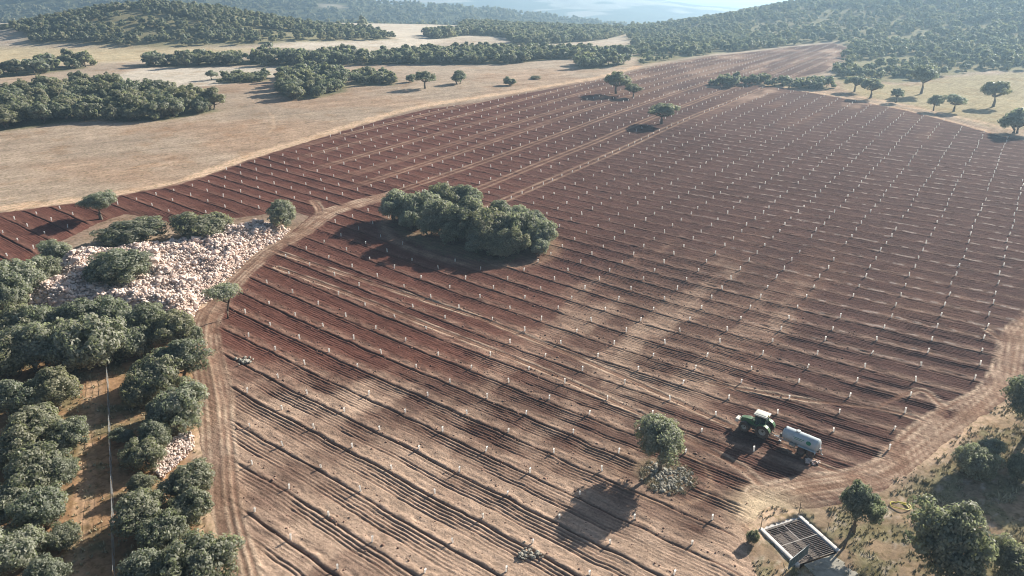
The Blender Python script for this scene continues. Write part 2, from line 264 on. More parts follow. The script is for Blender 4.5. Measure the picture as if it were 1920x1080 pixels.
def poly_sd(x, y, poly, lim):
    """signed distance, positive inside, clipped at lim"""
    d = np.minimum(seg_dist(x, y, list(poly) + [poly[0]], lim), lim)
    return np.where(inside(x, y, poly), d, -d)

def smooth_line(pts, n=6):
    P = [Vector((p[0], p[1], 0)) for p in pts]; o = []
    for i in range(len(P) - 1):
        p0, p1, p2, p3 = P[max(i - 1, 0)], P[i], P[i + 1], P[min(i + 2, len(P) - 1)]
        for k in range(n):
            t = k / n
            q = .5 * ((2 * p1) + (p2 - p0) * t + (2 * p0 - 5 * p1 + 4 * p2 - p3) * t * t + (3 * p1 - p0 - 3 * p2 + p3) * t ** 3)
            o.append((q.x, q.y))
    o.append((P[-1].x, P[-1].y)); return o

class MB:
    """collects shapes in one bmesh"""
    def __init__(s): s.bm = bmesh.new()
    def _place(s, vs, M):
        for v in vs: v.co = M @ v.co
    def box(s, c, size, rot=(0, 0, 0), bev=0., taper=None):
        r = bmesh.ops.create_cube(s.bm, size=1); vs = r['verts']
        for v in vs:
            k = 1 if (taper is None or v.co.z < 0) else taper
            v.co = Vector((v.co.x * size[0] * k, v.co.y * size[1] * k, v.co.z * size[2]))
        if bev:
            es = list({e for v in vs for e in v.link_edges})
            r2 = bmesh.ops.bevel(s.bm, geom=es, offset=bev, segments=2, affect='EDGES', profile=.6)
            vs = list({v for f in r2['faces'] for v in f.verts} | {v for v in vs if v.is_valid})
        s._place(vs, Matrix.Translation(c) @ Vector_rot(rot)); return s
    def tube(s, pts, r, seg=8, cap=True):
        pts = [Vector(p) for p in pts]; rs = r if isinstance(r, (list, tuple)) else [r] * len(pts); rings = []
        for i, p in enumerate(pts):
            d = (pts[min(i + 1, len(pts) - 1)] - pts[max(i - 1, 0)]).normalized()
            a = d.orthogonal().normalized() if abs(d.z) > .99 else d.cross(Vector((0, 0, 1))).normalized(); b = d.cross(a)
            rings.append([s.bm.verts.new(p + (a * math.cos(2 * math.pi * k / seg) + b * math.sin(2 * math.pi * k / seg)) * rs[i]) for k in range(seg)])
        for A, B in zip(rings[:-1], rings[1:]):
            for k in range(seg): s.bm.faces.new((A[k], A[(k + 1) % seg], B[(k + 1) % seg], B[k]))
        if cap:
            s.bm.faces.new(rings[0][::-1]); s.bm.faces.new(rings[-1])
        return s
    def lathe(s, prof, M=Matrix(), seg=24, closed=False):
        """profile of (radius, height) turned about Z"""
        rings = [[s.bm.verts.new(M @ Vector((max(r, 1e-4) * math.cos(2 * math.pi * k / seg), max(r, 1e-4) * math.sin(2 * math.pi * k / seg), z))) for k in range(seg)] for r, z in prof]
        n = len(rings)
        for i in range(n if closed else n - 1):
            A, B = rings[i], rings[(i + 1) % n]
            for k in range(seg): s.bm.faces.new((A[k], A[(k + 1) % seg], B[(k + 1) % seg], B[k]))
        return s
    def prism(s, prof, y0, y1, bev=0.):
        """profile of (x, z) extruded along y"""
        a = [s.bm.verts.new((x, y0, z)) for x, z in prof]; b = [s.bm.verts.new((x, y1, z)) for x, z in prof]; n = len(prof)
        fs = [s.bm.faces.new(a), s.bm.faces.new(b[::-1])]
        for k in range(n): fs.append(s.bm.faces.new((a[k], b[k], b[(k + 1) % n], a[(k + 1) % n])))
        if bev: bmesh.ops.bevel(s.bm, geom=list({e for f in fs for e in f.edges}), offset=bev, segments=2, affect='EDGES')
        return s
    def mesh(s, name, mat, smooth=False):
        bmesh.ops.recalc_face_normals(s.bm, faces=s.bm.faces); me = bpy.data.meshes.new(name); s.bm.to_mesh(me); s.bm.free()
        me.materials.append(mat)
        if smooth:
            me.polygons.foreach_set('use_smooth', np.ones(len(me.polygons), bool))
            try: me.set_sharp_from_angle(angle=math.radians(40))
            except Exception: pass
        return me
    def obj(s, name, mat, parent=None, smooth=False): return link(name, s.mesh(name, mat, smooth), parent)

def Vector_rot(r):
    from mathutils import Euler
    return Euler(r).to_matrix().to_4x4()

# ---------------------------------------------------------------- materials
def mat(name):
    m = bpy.data.materials.new(name); m.use_nodes = True; return m, m.node_tree, m.node_tree.nodes['Principled BSDF']

def noise(nt, scale, detail=4, rough=.6, vec=None, dist=0):
    n = nt.nodes.new('ShaderNodeTexNoise'); n.inputs['Scale'].default_value = scale; n.inputs['Detail'].default_value = detail
    n.inputs['Roughness'].default_value = rough; n.inputs['Distortion'].default_value = dist
    if vec is not None: nt.links.new(vec, n.inputs['Vector'])
    return n.outputs[0]

def ramp(nt, fac, a, b, lo=0., hi=1.):
    r = nt.nodes.new('ShaderNodeMapRange'); r.inputs['From Min'].default_value = a; r.inputs['From Max'].default_value = b
    r.inputs['To Min'].default_value = lo; r.inputs['To Max'].default_value = hi; nt.links.new(fac, r.inputs['Value']); return r.outputs[0]

def mixc(nt, fac, a, b, mode='MIX'):
    n = nt.nodes.new('ShaderNodeMix'); n.data_type = 'RGBA'; n.blend_type = mode
    for s, v in ((n.inputs[0], fac), (n.inputs[6], a), (n.inputs[7], b)):
        if isinstance(v, (int, float)): s.default_value = v
        elif isinstance(v, tuple): s.default_value = (*v, 1)
        else: nt.links.new(v, s)
    return n.outputs[2]

def bump(nt, h, strength, dist, bsdf):
    b = nt.nodes.new('ShaderNodeBump'); b.inputs['Strength'].default_value = strength; b.inputs['Distance'].default_value = dist
    nt.links.new(h, b.inputs['Height']); nt.links.new(b.outputs[0], bsdf.inputs['Normal'])

def val(nt, v):
    n = nt.nodes.new('ShaderNodeCombineColor'); 
    for i in range(3): nt.links.new(v, n.inputs[i])
    return n.outputs[0]

def plain(name, col, rough=.6, metal=0., var=.18, scale=3., spec=.4, dust=0.):
    m, nt, b = mat(name); tc = nt.nodes.new('ShaderNodeTexCoord')
    v = ramp(nt, noise(nt, scale, 5, .65, tc.outputs['Object']), .25, .75, 1 - var, 1 + var)
    c = mixc(nt, 1., col, val(nt, v), 'MULTIPLY')
    if dust: c = mixc(nt, ramp(nt, noise(nt, 1.7, 6, .75, tc.outputs['Object']), .38, .68, dust * .25, dust), c, (.36, .25, .18))
    nt.links.new(c, b.inputs['Base Color'])
    b.inputs['Roughness'].default_value = rough; b.inputs['Metallic'].default_value = metal; b.inputs['Specular IOR Level'].default_value = spec
    return m

def ground_mat(name, fine, bstr, bdist, rows=False):
    """vertex tint carries which soil lies where; noise gives grain and clods"""
    m, nt, b = mat(name); at = nt.nodes.new('ShaderNodeAttribute'); at.attribute_name = 'tint'; tc = nt.nodes.new('ShaderNodeTexCoord'); P = tc.outputs['Object']
    n1 = noise(nt, fine, 6, .7, P); n2 = noise(nt, fine * .13, 5, .65, P); n3 = noise(nt, fine * .02, 4, .6, P)
    c = mixc(nt, 1., at.outputs[0], val(nt, ramp(nt, n1, .25, .75, .62, 1.38)), 'MULTIPLY')
    c = mixc(nt, 1., c, val(nt, ramp(nt, n2, .25, .75, .8, 1.2)), 'MULTIPLY')
    c = mixc(nt, 1., c, val(nt, ramp(nt, n3, .25, .75, .86, 1.14)), 'MULTIPLY')
    hgt = noise(nt, fine, 7, .75, P)
    if not rows:                               # tufts and bare spots
        sp = ramp(nt, noise(nt, 1.05, 5, .7, P), .50, .62, 0, 1); c = mixc(nt, sp, c, mixc(nt, 1., c, (.66, .68, .60), 'MULTIPLY'))
        mp = nt.nodes.new('ShaderNodeMapping'); mp.vector_type = 'TEXTURE'; mp.inputs['Rotation'].default_value = (0, 0, math.radians(44)); mp.inputs['Scale'].default_value = (16, 1.0, 1); nt.links.new(P, mp.inputs[0])
        c = mixc(nt, 1., c, val(nt, ramp(nt, noise(nt, 1., 4, .6, mp.outputs[0]), .3, .7, .84, 1.16)), 'MULTIPLY')
        sp = ramp(nt, noise(nt, .09, 6, .7, P), .52, .66, 0, .8); c = mixc(nt, sp, c, mixc(nt, 1., c, (.86, .76, .66), 'MULTIPLY'))
    if rows:                                   # fine harrow lines along the rows
        mp = nt.nodes.new('ShaderNodeMapping'); mp.vector_type = 'TEXTURE'; mp.inputs['Rotation'].default_value = (0, 0, math.radians(-35.6)); mp.inputs['Scale'].default_value = (5., .38, 3.); nt.links.new(P, mp.inputs[0])
        n4 = noise(nt, 1., 5, .6, mp.outputs[0]); c = mixc(nt, 1., c, val(nt, ramp(nt, n4, .3, .7, .74, 1.26)), 'MULTIPLY')
        ad = nt.nodes.new('ShaderNodeMath'); ad.operation = 'MULTIPLY_ADD'; nt.links.new(n4, ad.inputs[0]); ad.inputs[1].default_value = .45; nt.links.new(hgt, ad.inputs[2]); hgt = ad.outputs[0]
    nt.links.new(c, b.inputs['Base Color']); b.inputs['Roughness'].default_value = 1.; b.inputs['Specular IOR Level'].default_value = .02
    bump(nt, hgt, bstr, bdist, b); return m

def leaf_mat(name, cols, trans=.25):
    m, nt, b = mat(name); at = nt.nodes.new('ShaderNodeAttribute'); at.attribute_name = 'leaf'; oi = nt.nodes.new('ShaderNodeObjectInfo')
    sep = nt.nodes.new('ShaderNodeSeparateColor'); nt.links.new(at.outputs[0], sep.inputs[0])
    c = mixc(nt, ramp(nt, sep.outputs[0], 0, 1), cols[0], cols[1])
    c = mixc(nt, ramp(nt, sep.outputs[1], .55, 1, 0, .85), c, cols[2])
    c = mixc(nt, ramp(nt, oi.outputs['Random'], .2, 1, 0, .8), c, cols[3])
    c = mixc(nt, 1., c, val(nt, ramp(nt, sep.outputs[2], 0, 1, .7, 1.3)), 'MULTIPLY')
    nt.links.new(c, b.inputs['Base Color']); b.inputs['Roughness'].default_value = .55; b.inputs['Specular IOR Level'].default_value = .38
    tr = nt.nodes.new('ShaderNodeBsdfTranslucent'); nt.links.new(mixc(nt, 1., c, (1., 1.12, .75), 'MULTIPLY'), tr.inputs[0])
    mx = nt.nodes.new('ShaderNodeMixShader'); mx.inputs[0].default_value = trans
    out = nt.nodes['Material Output']; nt.links.new(b.outputs[0], mx.inputs[1]); nt.links.new(tr.outputs[0], mx.inputs[2]); nt.links.new(mx.outputs[0], out.inputs[0])
    return m

M = {}
M['soil'] = ground_mat('ploughed_soil', 3.2, .9, .16, True)
M['ground'] = ground_mat('field_ground', 1.6, .55, .12)
M['oak'] = leaf_mat('holm_oak_leaves', ((.20, .215, .165), (.30, .31, .25), (.46, .46, .38), (.34, .31, .215)), .5)
M['grey_oak'] = leaf_mat('grey_oak_leaves', ((.32, .33, .27), (.42, .42, .35), (.50, .495, .42), (.36, .35, .28)), .5)
M['bark'] = plain('bark', (.16, .13, .10), .9, var=.35, scale=6)
def stone_mat(name, cols):
    m, nt, b = mat(name); tc = nt.nodes.new('ShaderNodeTexCoord'); oi = nt.nodes.new('ShaderNodeObjectInfo')
    c = mixc(nt, ramp(nt, oi.outputs['Random'], .2, .9), cols[0], cols[1]); c = mixc(nt, ramp(nt, noise(nt, .9, 4, .6, tc.outputs['Object']), .42, .62, 0, .8), c, cols[2])
    c = mixc(nt, 1., c, val(nt, ramp(nt, noise(nt, 2.6, 4, .7, tc.outputs['Object']), .3, .7, .68, 1.25)), 'MULTIPLY')
    nt.links.new(c, b.inputs['Base Color']); b.inputs['Roughness'].default_value = .92; b.inputs['Specular IOR Level'].default_value = .2; return m
M['stone'] = stone_mat('limestone', ((.80, .68, .60), (.78, .60, .52), (.60, .42, .33)))
M['stone_grey'] = plain('weathered_stone', (.34, .315, .26), .9, var=.45, scale=1.5)
M['concrete'] = plain('concrete', (.62, .58, .54), .85, var=.2, scale=2)
M['steel'] = plain('rusty_steel', (.17, .14, .13), .6, .3, var=.3, scale=4)
M['galv'] = plain('galvanised_steel', (.45, .47, .47), .5, .5, var=.15, scale=5)
M['plastic'] = plain('white_plastic', (.90, .88, .84), .5, var=.05, scale=4)
_m = M['plastic']; _nt = _m.node_tree; _tr = _nt.nodes.new('ShaderNodeBsdfTranslucent'); _tr.inputs[0].default_value = (.95, .93, .9, 1); _mx = _nt.nodes.new('ShaderNodeMixShader'); _mx.inputs[0].default_value = .55
_nt.links.new(_nt.nodes['Principled BSDF'].outputs[0], _mx.inputs[1]); _nt.links.new(_tr.outputs[0], _mx.inputs[2]); _nt.links.new(_mx.outputs[0], _nt.nodes['Material Output'].inputs[0])
M['wood'] = plain('weathered_wood', (.30, .22, .15), .85, var=.3, scale=8)
M['green'] = plain('green_paint', (.045, .19, .08), .42, var=.15, scale=3, dust=.4)
M['cream'] = plain('cream_paint', (.78, .76, .66), .4, var=.06, scale=3)
M['rubber'] = plain('tyre_rubber', (.035, .032, .03), .85, var=.3, scale=6, dust=.55)
M['rim'] = plain('pale_rim_paint', (.50, .51, .45), .5, var=.12, scale=5, dust=.5)
M['dark'] = plain('dark_metal', (.05, .05, .048), .6, .2, var=.2, scale=5, dust=.4)
M['tank'] = plain('pale_blue_tank_paint', (.56, .65, .68), .34, .05, var=.14, scale=1.4, dust=.3)
M['logo'] = plain('green_print', (.02, .22, .12), .4, var=.05)
M['red_rim'] = plain('rusty_red_rim', (.20, .11, .09), .6, var=.2, scale=6)
M['hose'] = plain('yellow_hose', (.75, .66, .12), .45, var=.1)
M['white'] = plain('white_paint', (.82, .82, .80), .35, var=.05)
m, nt, b = mat('cab_glass'); b.inputs['Base Color'].default_value = (.10, .14, .14, 1); b.inputs['Roughness'].default_value = .06; b.inputs['Transmission Weight'].default_value = .55; b.inputs['IOR'].default_value = 1.3; M['glass'] = m
M['lamp'] = plain('lamp_lens', (.8, .8, .75), .15, var=.03)
M['grass_tuft'] = plain('dry_grass', (.42, .37, .25), .9, var=.35, scale=3)

# ---------------------------------------------------------------- ground sheets
FIELD = L['field']
TRK = [(n, smooth_line(p, 5), w_, r_, pl) for n, p, w_, r_, pl in L['tracks']]
COLTR = [-28.5, -40, -55, -67.3, -75.5, -87.2, -99.5, -111]

SOIL_RED = np.array((.146, .062, .046)); SOIL_DARK = np.array((.070, .045, .043)); SOIL_DRY = np.array((.45, .320, .235)); SOIL_MID = np.array((.152, .092, .070))
DUST = np.array((.60, .43, .31)); STUB = np.array((.42, .325, .245)); STUB_PALE = np.array((.60, .53, .44)); STUB_RED = np.array((.40, .27, .185))
SCRUB = np.array((.20, .185, .105)); FLOOR = np.array((.36, .22, .125)); MEADOW = np.array((.40, .33, .20)); WOODFLOOR = np.array((.12, .125, .07)); GREEN = np.array((.22, .25, .10))

def lerp(a, b, t): return a + (b - a) * t[:, None]

def dryness(x, y):
    d = np.zeros(x.shape)
    for zx, zy, r, v in L['dry']:
        d += v * np.exp(-.5 * ((x - zx) ** 2 + (y - zy) ** 2) / r ** 2)
    return d

def track_fields(x, y, wob):
    """mask of packed dust and the rut depth"""
    mask = np.zeros(x.shape); rut = np.zeros(x.shape); flat = np.zeros(x.shape); ridge = np.zeros(x.shape)
    for n, pts, wd, ruts, pale in TRK:
        d = seg_dist(x, y, pts, wd + 3); dd = d + wob * (wd * .9 + .3)
        m_ = sstep(wd * 1.15, wd * .55, dd) * pale
        mask = np.maximum(mask, m_); flat = np.maximum(flat, sstep(wd * 1.15 + .2, wd * .7, dd))
        for r in ruts:
            g = np.exp(-((d - r) / .24) ** 2); rut = np.maximum(rut, g * (d < wd + 1))
            ridge = np.maximum(ridge, pale * (d < wd + 1) * np.exp(-((d - r - .42) / .22) ** 2))
    return mask, rut, flat, ridge

# the ploughed field: a sheet with its grid along the rows, furrows as real relief
def spaced(knots):
    o = []
    for a, b, s in knots: o.append(np.arange(a, b, s))
    return np.concatenate(o + [[knots[-1][1]]])
ug = spaced([(-175, -62, .9), (-62, 90, .4), (90, 150, 1.)])
vg = spaced([(-92, 38, .115), (38, 150, .2), (150, 290, .42), (290, 540, .9)])
vs_ = np.gradient(vg)
U, Vv = np.meshgrid(ug, vg); VS = np.repeat(vs_[:, None], len(ug), 1)
X = ORG[0] + U * EA[0] + Vv * EB[0]; Y = ORG[1] + U * EA[1] + Vv * EB[1]
cell = inside(X.ravel(), Y.ravel(), FIELD).reshape(X.shape)
near = seg_dist(X.ravel(), Y.ravel(), FIELD + [FIELD[0]], 6.).reshape(X.shape)
keepv = cell | (near < 2.2)
k = keepv[:-1, :-1] & keepv[1:, :-1] & keepv[:-1, 1:] & keepv[1:, 1:]
ii, jj = np.nonzero(k); W_ = X.shape[1]
Q = np.stack([ii * W_ + jj, ii * W_ + jj + 1, (ii + 1) * W_ + jj + 1, (ii + 1) * W_ + jj], 1)
uq, inv = np.unique(Q, return_inverse=True); Q = inv.reshape(Q.shape)
x = X.ravel()[uq]; y = Y.ravel()[uq]; u = U.ravel()[uq]; v = Vv.ravel()[uq]; vs = VS.ravel()[uq]
sdist = np.where(cell.ravel()[uq], 1, -1) * np.minimum(near.ravel()[uq], 6)
del X, Y, U, Vv, VS, cell, near, keepv, k
z0 = terrain(x, y)
wob = (fbm(x / 2.2, y / 2.2, 3, 3) - .5)
tmask, rut, tflat, tridge = track_fields(x, y, wob)
islands = [(-10, 153, 19, 12), (18.6, 72.6, 3.4, 3.0)]                      # unploughed ground round the oak island and the lone oak
isl = np.zeros(x.shape)
for ix, iy, ra, rb in islands:
    du = (x - ix) * EA[0] + (y - iy) * EA[1]; dv = (x - ix) * EB[0] + (y - iy) * EB[1]
    isl = np.maximum(isl, sstep(1.18, .9, np.hypot(du / ra, dv / rb) + .25 * wob))
    rr = np.hypot(du / (ra + 2.2), dv / (rb + 2.2)); tmask = np.maximum(tmask, .45 * np.exp(-((rr - 1.02) / .07) ** 2))
for cu in COLTR:                                                            # wheel lines running up the slope in the far left field
    cw = cu + 1.6 * (fbm(v / 60, v * 0 + cu, 31, 2) - .5)
    for s_ in (-.95, .95):
        g = np.exp(-((u - cw - s_) / .42) ** 2) * sstep(20, 45, v + .25 * (u + 60)) * (1 - sstep(330, 420, v))
        tmask = np.maximum(tmask, .62 * g); tflat = np.maximum(tflat, .8 * g)
# furrow profile across the rows
vv = v + .8 * (fbm(u / 22, v / 30, 41, 3) - .5) + .36 * (fbm(u / 3, v / 9, 45, 2) - .5)
row = np.floor(vv / SP_B + .5); t = vv - row * SP_B
rowr = _hash(row, row * 0, 77)
sg = np.maximum(.12, .7 * vs)
amp_row = (.7 + .5 * rowr) * (.4 + 1.1 * fbm(u / 4.5, row * 3.7, 51, 4)) * (1 - .62 * sstep(-10, 45, x)) * (1 - .3 * sstep(140, 200, y))
deep = np.exp(-((t + .85) / sg) ** 2)
disp = -.21 * amp_row * deep + .06 * amp_row * np.exp(-((t + .40) / np.maximum(.24, vs)) ** 2) + .05 * np.exp(-((t + 1.25) / np.maximum(.2, vs)) ** 2)
tt = np.where(t > 1.35, t - SP_B, t)
tm = sstep(-3.75, -3.4, tt) * sstep(-1.15, -1.4, tt) * sstep(.2, .13, vs)
tamp = .25 + .95 * sstep(.3, .7, fbm(u / 14, row * 5.1, 61, 3))
tine = .5 - .5 * np.cos(2 * math.pi * (tt + 1.2) / .47)
disp += -.115 * (1 - .45 * sstep(80, 115, y)) * tm * tamp * tine * (.7 + .6 * fbm(u / 1.6, vv * 2.1, 63, 2))
edge = sstep(.2, 2.6, sdist); lift = edge * (1 - .93 * np.clip(tflat, 0, 1)) * (1 - isl)
# headlands are turned over less regularly
clod = (fbm(u / .75, v / .55, 71, 3) - .5) * sstep(.5, .25, vs)
band = np.exp(-((t - .1) / .8) ** 2)
disp = disp * lift + clod * (.14 + .16 * band) * (1 - .75 * np.clip(tflat, 0, 1)) * sstep(0, 1.5, sdist) + .30 * edge
disp += (-.10 * rut + .04 * tridge) * sstep(.6, 2., sdist) + .05 * isl * fbm(x / 1.5, y / 1.5, 81, 3)
zf = z0 + .05 + disp - .45 * sstep(.3, -1.8, sdist + wob)
far_red0 = sstep(-40, -75, u)
patchy = sstep(.5, .72, fbm(u / 8 + .3 * fbm(x / 6, y / 6, 7, 2), v / 30, 191, 4)) * (1 - .6 * far_red0) * .85 - .4 * sstep(.5, .7, fbm(u / 10, v / 26, 197, 4))
dry = dryness(x, y) + .95 * patchy + 1.15 * (fbm(x / 20, y / 20, 91, 5) - .5) + .7 * (fbm(u / 3.5, v / 1.0, 95, 4) - .5)
far_red = sstep(150, 330, y)
c = lerp(np.broadcast_to(SOIL_MID, (len(x), 3)), SOIL_DRY, np.clip(dry * 1.1, 0, 1))
c = lerp(c, SOIL_DARK, np.clip(-dry * .8, 0, .7))
c = lerp(c, SOIL_RED, np.clip(.85 * sstep(.1, -.9, dryness(x, y) + .5 * (fbm(x / 15, y / 15, 97, 3) - .5)) + .2 * far_red, 0, .9) * (1 - .72 * sstep(-25, 45, x)))
c = lerp(c, SOIL_RED * .5, np.clip(deep * lift * 1.1 * np.clip(.15 / sg, .25, 1), 0, .9))              # moist soil, tinted darker still to put in the deep furrow's shade
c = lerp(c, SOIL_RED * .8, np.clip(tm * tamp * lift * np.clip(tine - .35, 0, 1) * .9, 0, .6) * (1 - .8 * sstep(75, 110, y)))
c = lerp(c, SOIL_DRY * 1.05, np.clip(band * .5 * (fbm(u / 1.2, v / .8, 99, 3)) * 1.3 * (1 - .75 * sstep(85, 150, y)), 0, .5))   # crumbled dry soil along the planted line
c = lerp(c, np.array((.38, .25, .17)), np.clip(tmask, 0, 1)); c = lerp(c, np.array((.60, .45, .33)), np.clip(tridge * (.1 + 1.3 * sstep(.3, .65, fbm(x / 3.5, y / 3.5, 161, 4))) + .4 * tmask * sstep(.5, .7, fbm(x / 2.5, y / 2.5, 163, 3)), 0, .95)); c = lerp(c, SOIL_RED * .8, .5 * rut)
c = lerp(c, np.array((.235, .185, .12)), np.clip(isl * (.55 + .9 * (fbm(x / 2.5, y / 2.5, 83, 3) - .5)), 0, 1))
dash = sstep(.56, .66, fbm(u / 1.3, row * 9.7, 171, 2)) * np.exp(-((t - .2) / .3) ** 2) * sstep(25, 70, x) * sstep(330, 220, y) * sstep(85, 110, y)
c = lerp(c, np.array((.50, .42, .37)), .6 * dash * lift)
sx_, sy_ = L['sand']; SAND = np.array((.62, .48, .32)); sand = lambda x, y: np.clip(1.25 * np.exp(-(((x - sx_) / 3.6) ** 2 + ((y - sy_) / 2.6) ** 2)) * (.5 + .9 * fbm(x / 1.3, y / 1.3, 167, 3)), 0, .95)
c = lerp(c, SAND, sand(x, y))
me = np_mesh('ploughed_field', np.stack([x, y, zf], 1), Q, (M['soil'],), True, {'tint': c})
field = tag(link('ploughed_field', me), 'red ploughed field with straight furrows', kind='structure')
FX, FY = x, y

# the surrounding land, reaching the far ridges
ang = np.radians(np.concatenate([np.linspace(-74, -50, 40, endpoint=False), np.linspace(-50, 50, 560), np.linspace(50, 74, 41)[1:]]))
rad = np.concatenate([np.linspace(8, 34, 20, endpoint=False), np.geomspace(34, 16000, 800)])
A_, R_ = np.meshgrid(ang, rad); x = (R_ * np.sin(A_)).ravel(); y = (R_ * np.cos(A_)).ravel(); n = len(ang); mrows = len(rad)
ii, jj = np.meshgrid(np.arange(mrows - 1), np.arange(n - 1), indexing='ij'); ii = ii.ravel(); jj = jj.ravel()
Q = np.stack([ii * n + jj, (ii + 1) * n + jj, (ii + 1) * n + jj + 1, ii * n + jj + 1], 1)
z = terrain(x, y)
sdf = poly_sd(x, y, FIELD, 9.); z = z - .7 * sstep(1., 5., sdf)
wob = fbm(x / 3, y / 3, 3, 3) - .5
tmask, rut, tflat, tridge = track_fields(x, y, wob)
fieldn = fbm(x / 40, y / 25, 101, 4)
c = lerp(np.broadcast_to(STUB, (len(x), 3)), STUB_RED, np.clip(sstep(.5, .75, fieldn) * .7, 0, 1))
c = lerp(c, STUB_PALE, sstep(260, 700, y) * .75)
streak = fbm((x * .86 + y * .5) / 30, (y * .86 - x * .5) / 2.2, 103, 3)
c = c * (.78 + .44 * streak)[:, None]
def region(name, col, soft, amt=1., ns=6.):
    global c
    s = poly_sd(x, y, L[name], soft * 3) + soft * 1.6 * (fbm(x / ns, y / ns, hash_name(name), 3) - .5)
    c = lerp(c, col, amt * sstep(-soft, soft, s)); return s
def hash_name(s): return sum(ord(q) * (i + 1) for i, q in enumerate(s)) % 997
region('pale1', STUB_PALE * 1.08, 3, .85); region('pale2', STUB_PALE * 1.12, 12, .9, 40); region('tan1', STUB_PALE * np.array((1.0, .93, .7)), 10, .8, 30)
region('meadow', MEADOW, 5, 1.)
s1 = region('wood_right', SCRUB * 1.25, 4, .9); region('wood_knoll', SCRUB * 1.3, 10, .9, 30)
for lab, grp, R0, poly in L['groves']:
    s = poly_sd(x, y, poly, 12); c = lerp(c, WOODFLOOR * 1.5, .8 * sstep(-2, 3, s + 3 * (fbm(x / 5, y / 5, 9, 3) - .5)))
farwood = sstep(980, 1200, y + 160 * (fbm(x / 200, y / 200, 7, 3) - .5)) 
patch = sstep(.6, .68, fbm(x / 330, y / 210, 17, 3)) * sstep(1000, 1300, y)
c = lerp(c, WOODFLOOR * (.9), farwood); c = lerp(c, STUB_PALE * .9, patch * .8)
fl = fbm(x / 2.5, y / 2.5, 111, 4)
s = region('leftfloor', FLOOR, 2.5, 1., 3); lf = sstep(-2, 2, s)
c = lerp(c, SCRUB, lf * sstep(.5, .68, fl) * .8)
s = region('rightfloor', np.array((.335, .245, .165)), 2.0, 1., 3); rf = sstep(-2, 2, s)
c = lerp(c, SCRUB * 1.15, rf * sstep(.42, .6, fl) * .75); c = lerp(c, np.array((.5, .42, .34)), rf * sstep(.62, .72, fbm(x / .8, y / .8, 113, 3)) * .7)
c = lerp(c, SAND, sand(x, y)); gx, gy = L['grass']; c = lerp(c, GREEN, np.exp(-(((x - gx) / 5) ** 2 + ((y - gy) / 4) ** 2)) * .8)
fdist = sstep(-6, -1, sdf); c = lerp(c, SOIL_MID * 1.1, fdist * .5 * (1 - lf) * (1 - rf))
c = lerp(c, DUST * np.array((1.06, 1.06, 1.02)), np.clip(tmask, 0, 1.05))
z = z - .09 * rut * (sdf < -1) + (lf + rf) * .22 * (fbm(x / 1.6, y / 1.6, 121, 4) - .5) * (sdf < -1.5)
_g = [np.array(p) for p in L['grid']]; _gc = sum(_g) / 4; _gd = (_g[2] - _g[1]) + (_g[3] - _g[0]); _gd /= np.hypot(*_gd)
_a = (x - _gc[0]) * _gd[0] + (y - _gc[1]) * _gd[1]; _b = -(x - _gc[0]) * _gd[1] + (y - _gc[1]) * _gd[0]
z = z - 1.1 * ((np.abs(_a) < 2.95) & (np.abs(_b) < 2.75))                      # pit under the cattle grid
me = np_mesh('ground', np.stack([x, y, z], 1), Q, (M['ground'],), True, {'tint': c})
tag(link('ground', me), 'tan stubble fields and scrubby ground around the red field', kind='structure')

# ---------------------------------------------------------------- foliage
def leaf_crown(seed, blobs, per, size, ell=(1, 1, .8), cz=0., spread=(.35, .82), blob_r=(.2, .34), low=-.55, hole=.0):
    """leaves spread over many small clumps inside an uneven crown of unit radius"""
    rg = np.random.default_rng(seed); C = []
    lump = rg.normal(size=(7, 3)); lump /= np.linalg.norm(lump, axis=1)[:, None]; la = rg.uniform(-.42, .34, 7)
    while len(C) < blobs:
        d = rg.normal(size=3); d /= np.linalg.norm(d)
        if d[2] < low: continue
        f = 1 + (la * np.maximum(lump @ d, 0) ** 3).sum() * 1.3
        C.append(np.r_[d * rg.uniform(*spread) * f * np.array(ell), rg.uniform(*blob_r)])
    C = np.array(C); P = []; N = []; B = []
    for i, b in enumerate(C):
        k = int(per * (b[3] / np.mean(blob_r)) ** 2); d = rg.normal(size=(k, 3)); d[:, 2] += .25; d /= np.linalg.norm(d, axis=1)[:, None]
        p = b[:3] + d * b[3] * rg.uniform(.55, 1.06, k)[:, None] * np.array((1, 1, .85))
        P.append(p); o = p / np.array(ell) ** 2; o /= np.linalg.norm(o, axis=1)[:, None] + 1e-6
        nn = d * .7 + o * .5 + rg.normal(size=(k, 3)) * .42; N.append(nn / np.linalg.norm(nn, axis=1)[:, None]); B.append(np.full(k, rg.uniform()))
    P = np.concatenate(P); N = np.concatenate(N); B = np.concatenate(B); k = len(P)
    a = np.cross(N, rg.normal(size=(k, 3))); a /= np.linalg.norm(a, axis=1)[:, None]; b2 = np.cross(N, a)
    s = size * rg.uniform(.6, 1.35, k)[:, None]
    V = np.stack([P + a * s, P + b2 * s * .55, P - a * s, P - b2 * s * .55], 1); V[:, 1] += N * s * .22; V[:, 3] += N * s * .22
    V = V.reshape(-1, 3); V[:, 2] += cz
    col = np.repeat(np.stack([B, rg.uniform(size=k), rg.uniform(size=k)], 1), 4, 0)
    return V, np.arange(4 * k).reshape(k, 4), col, C

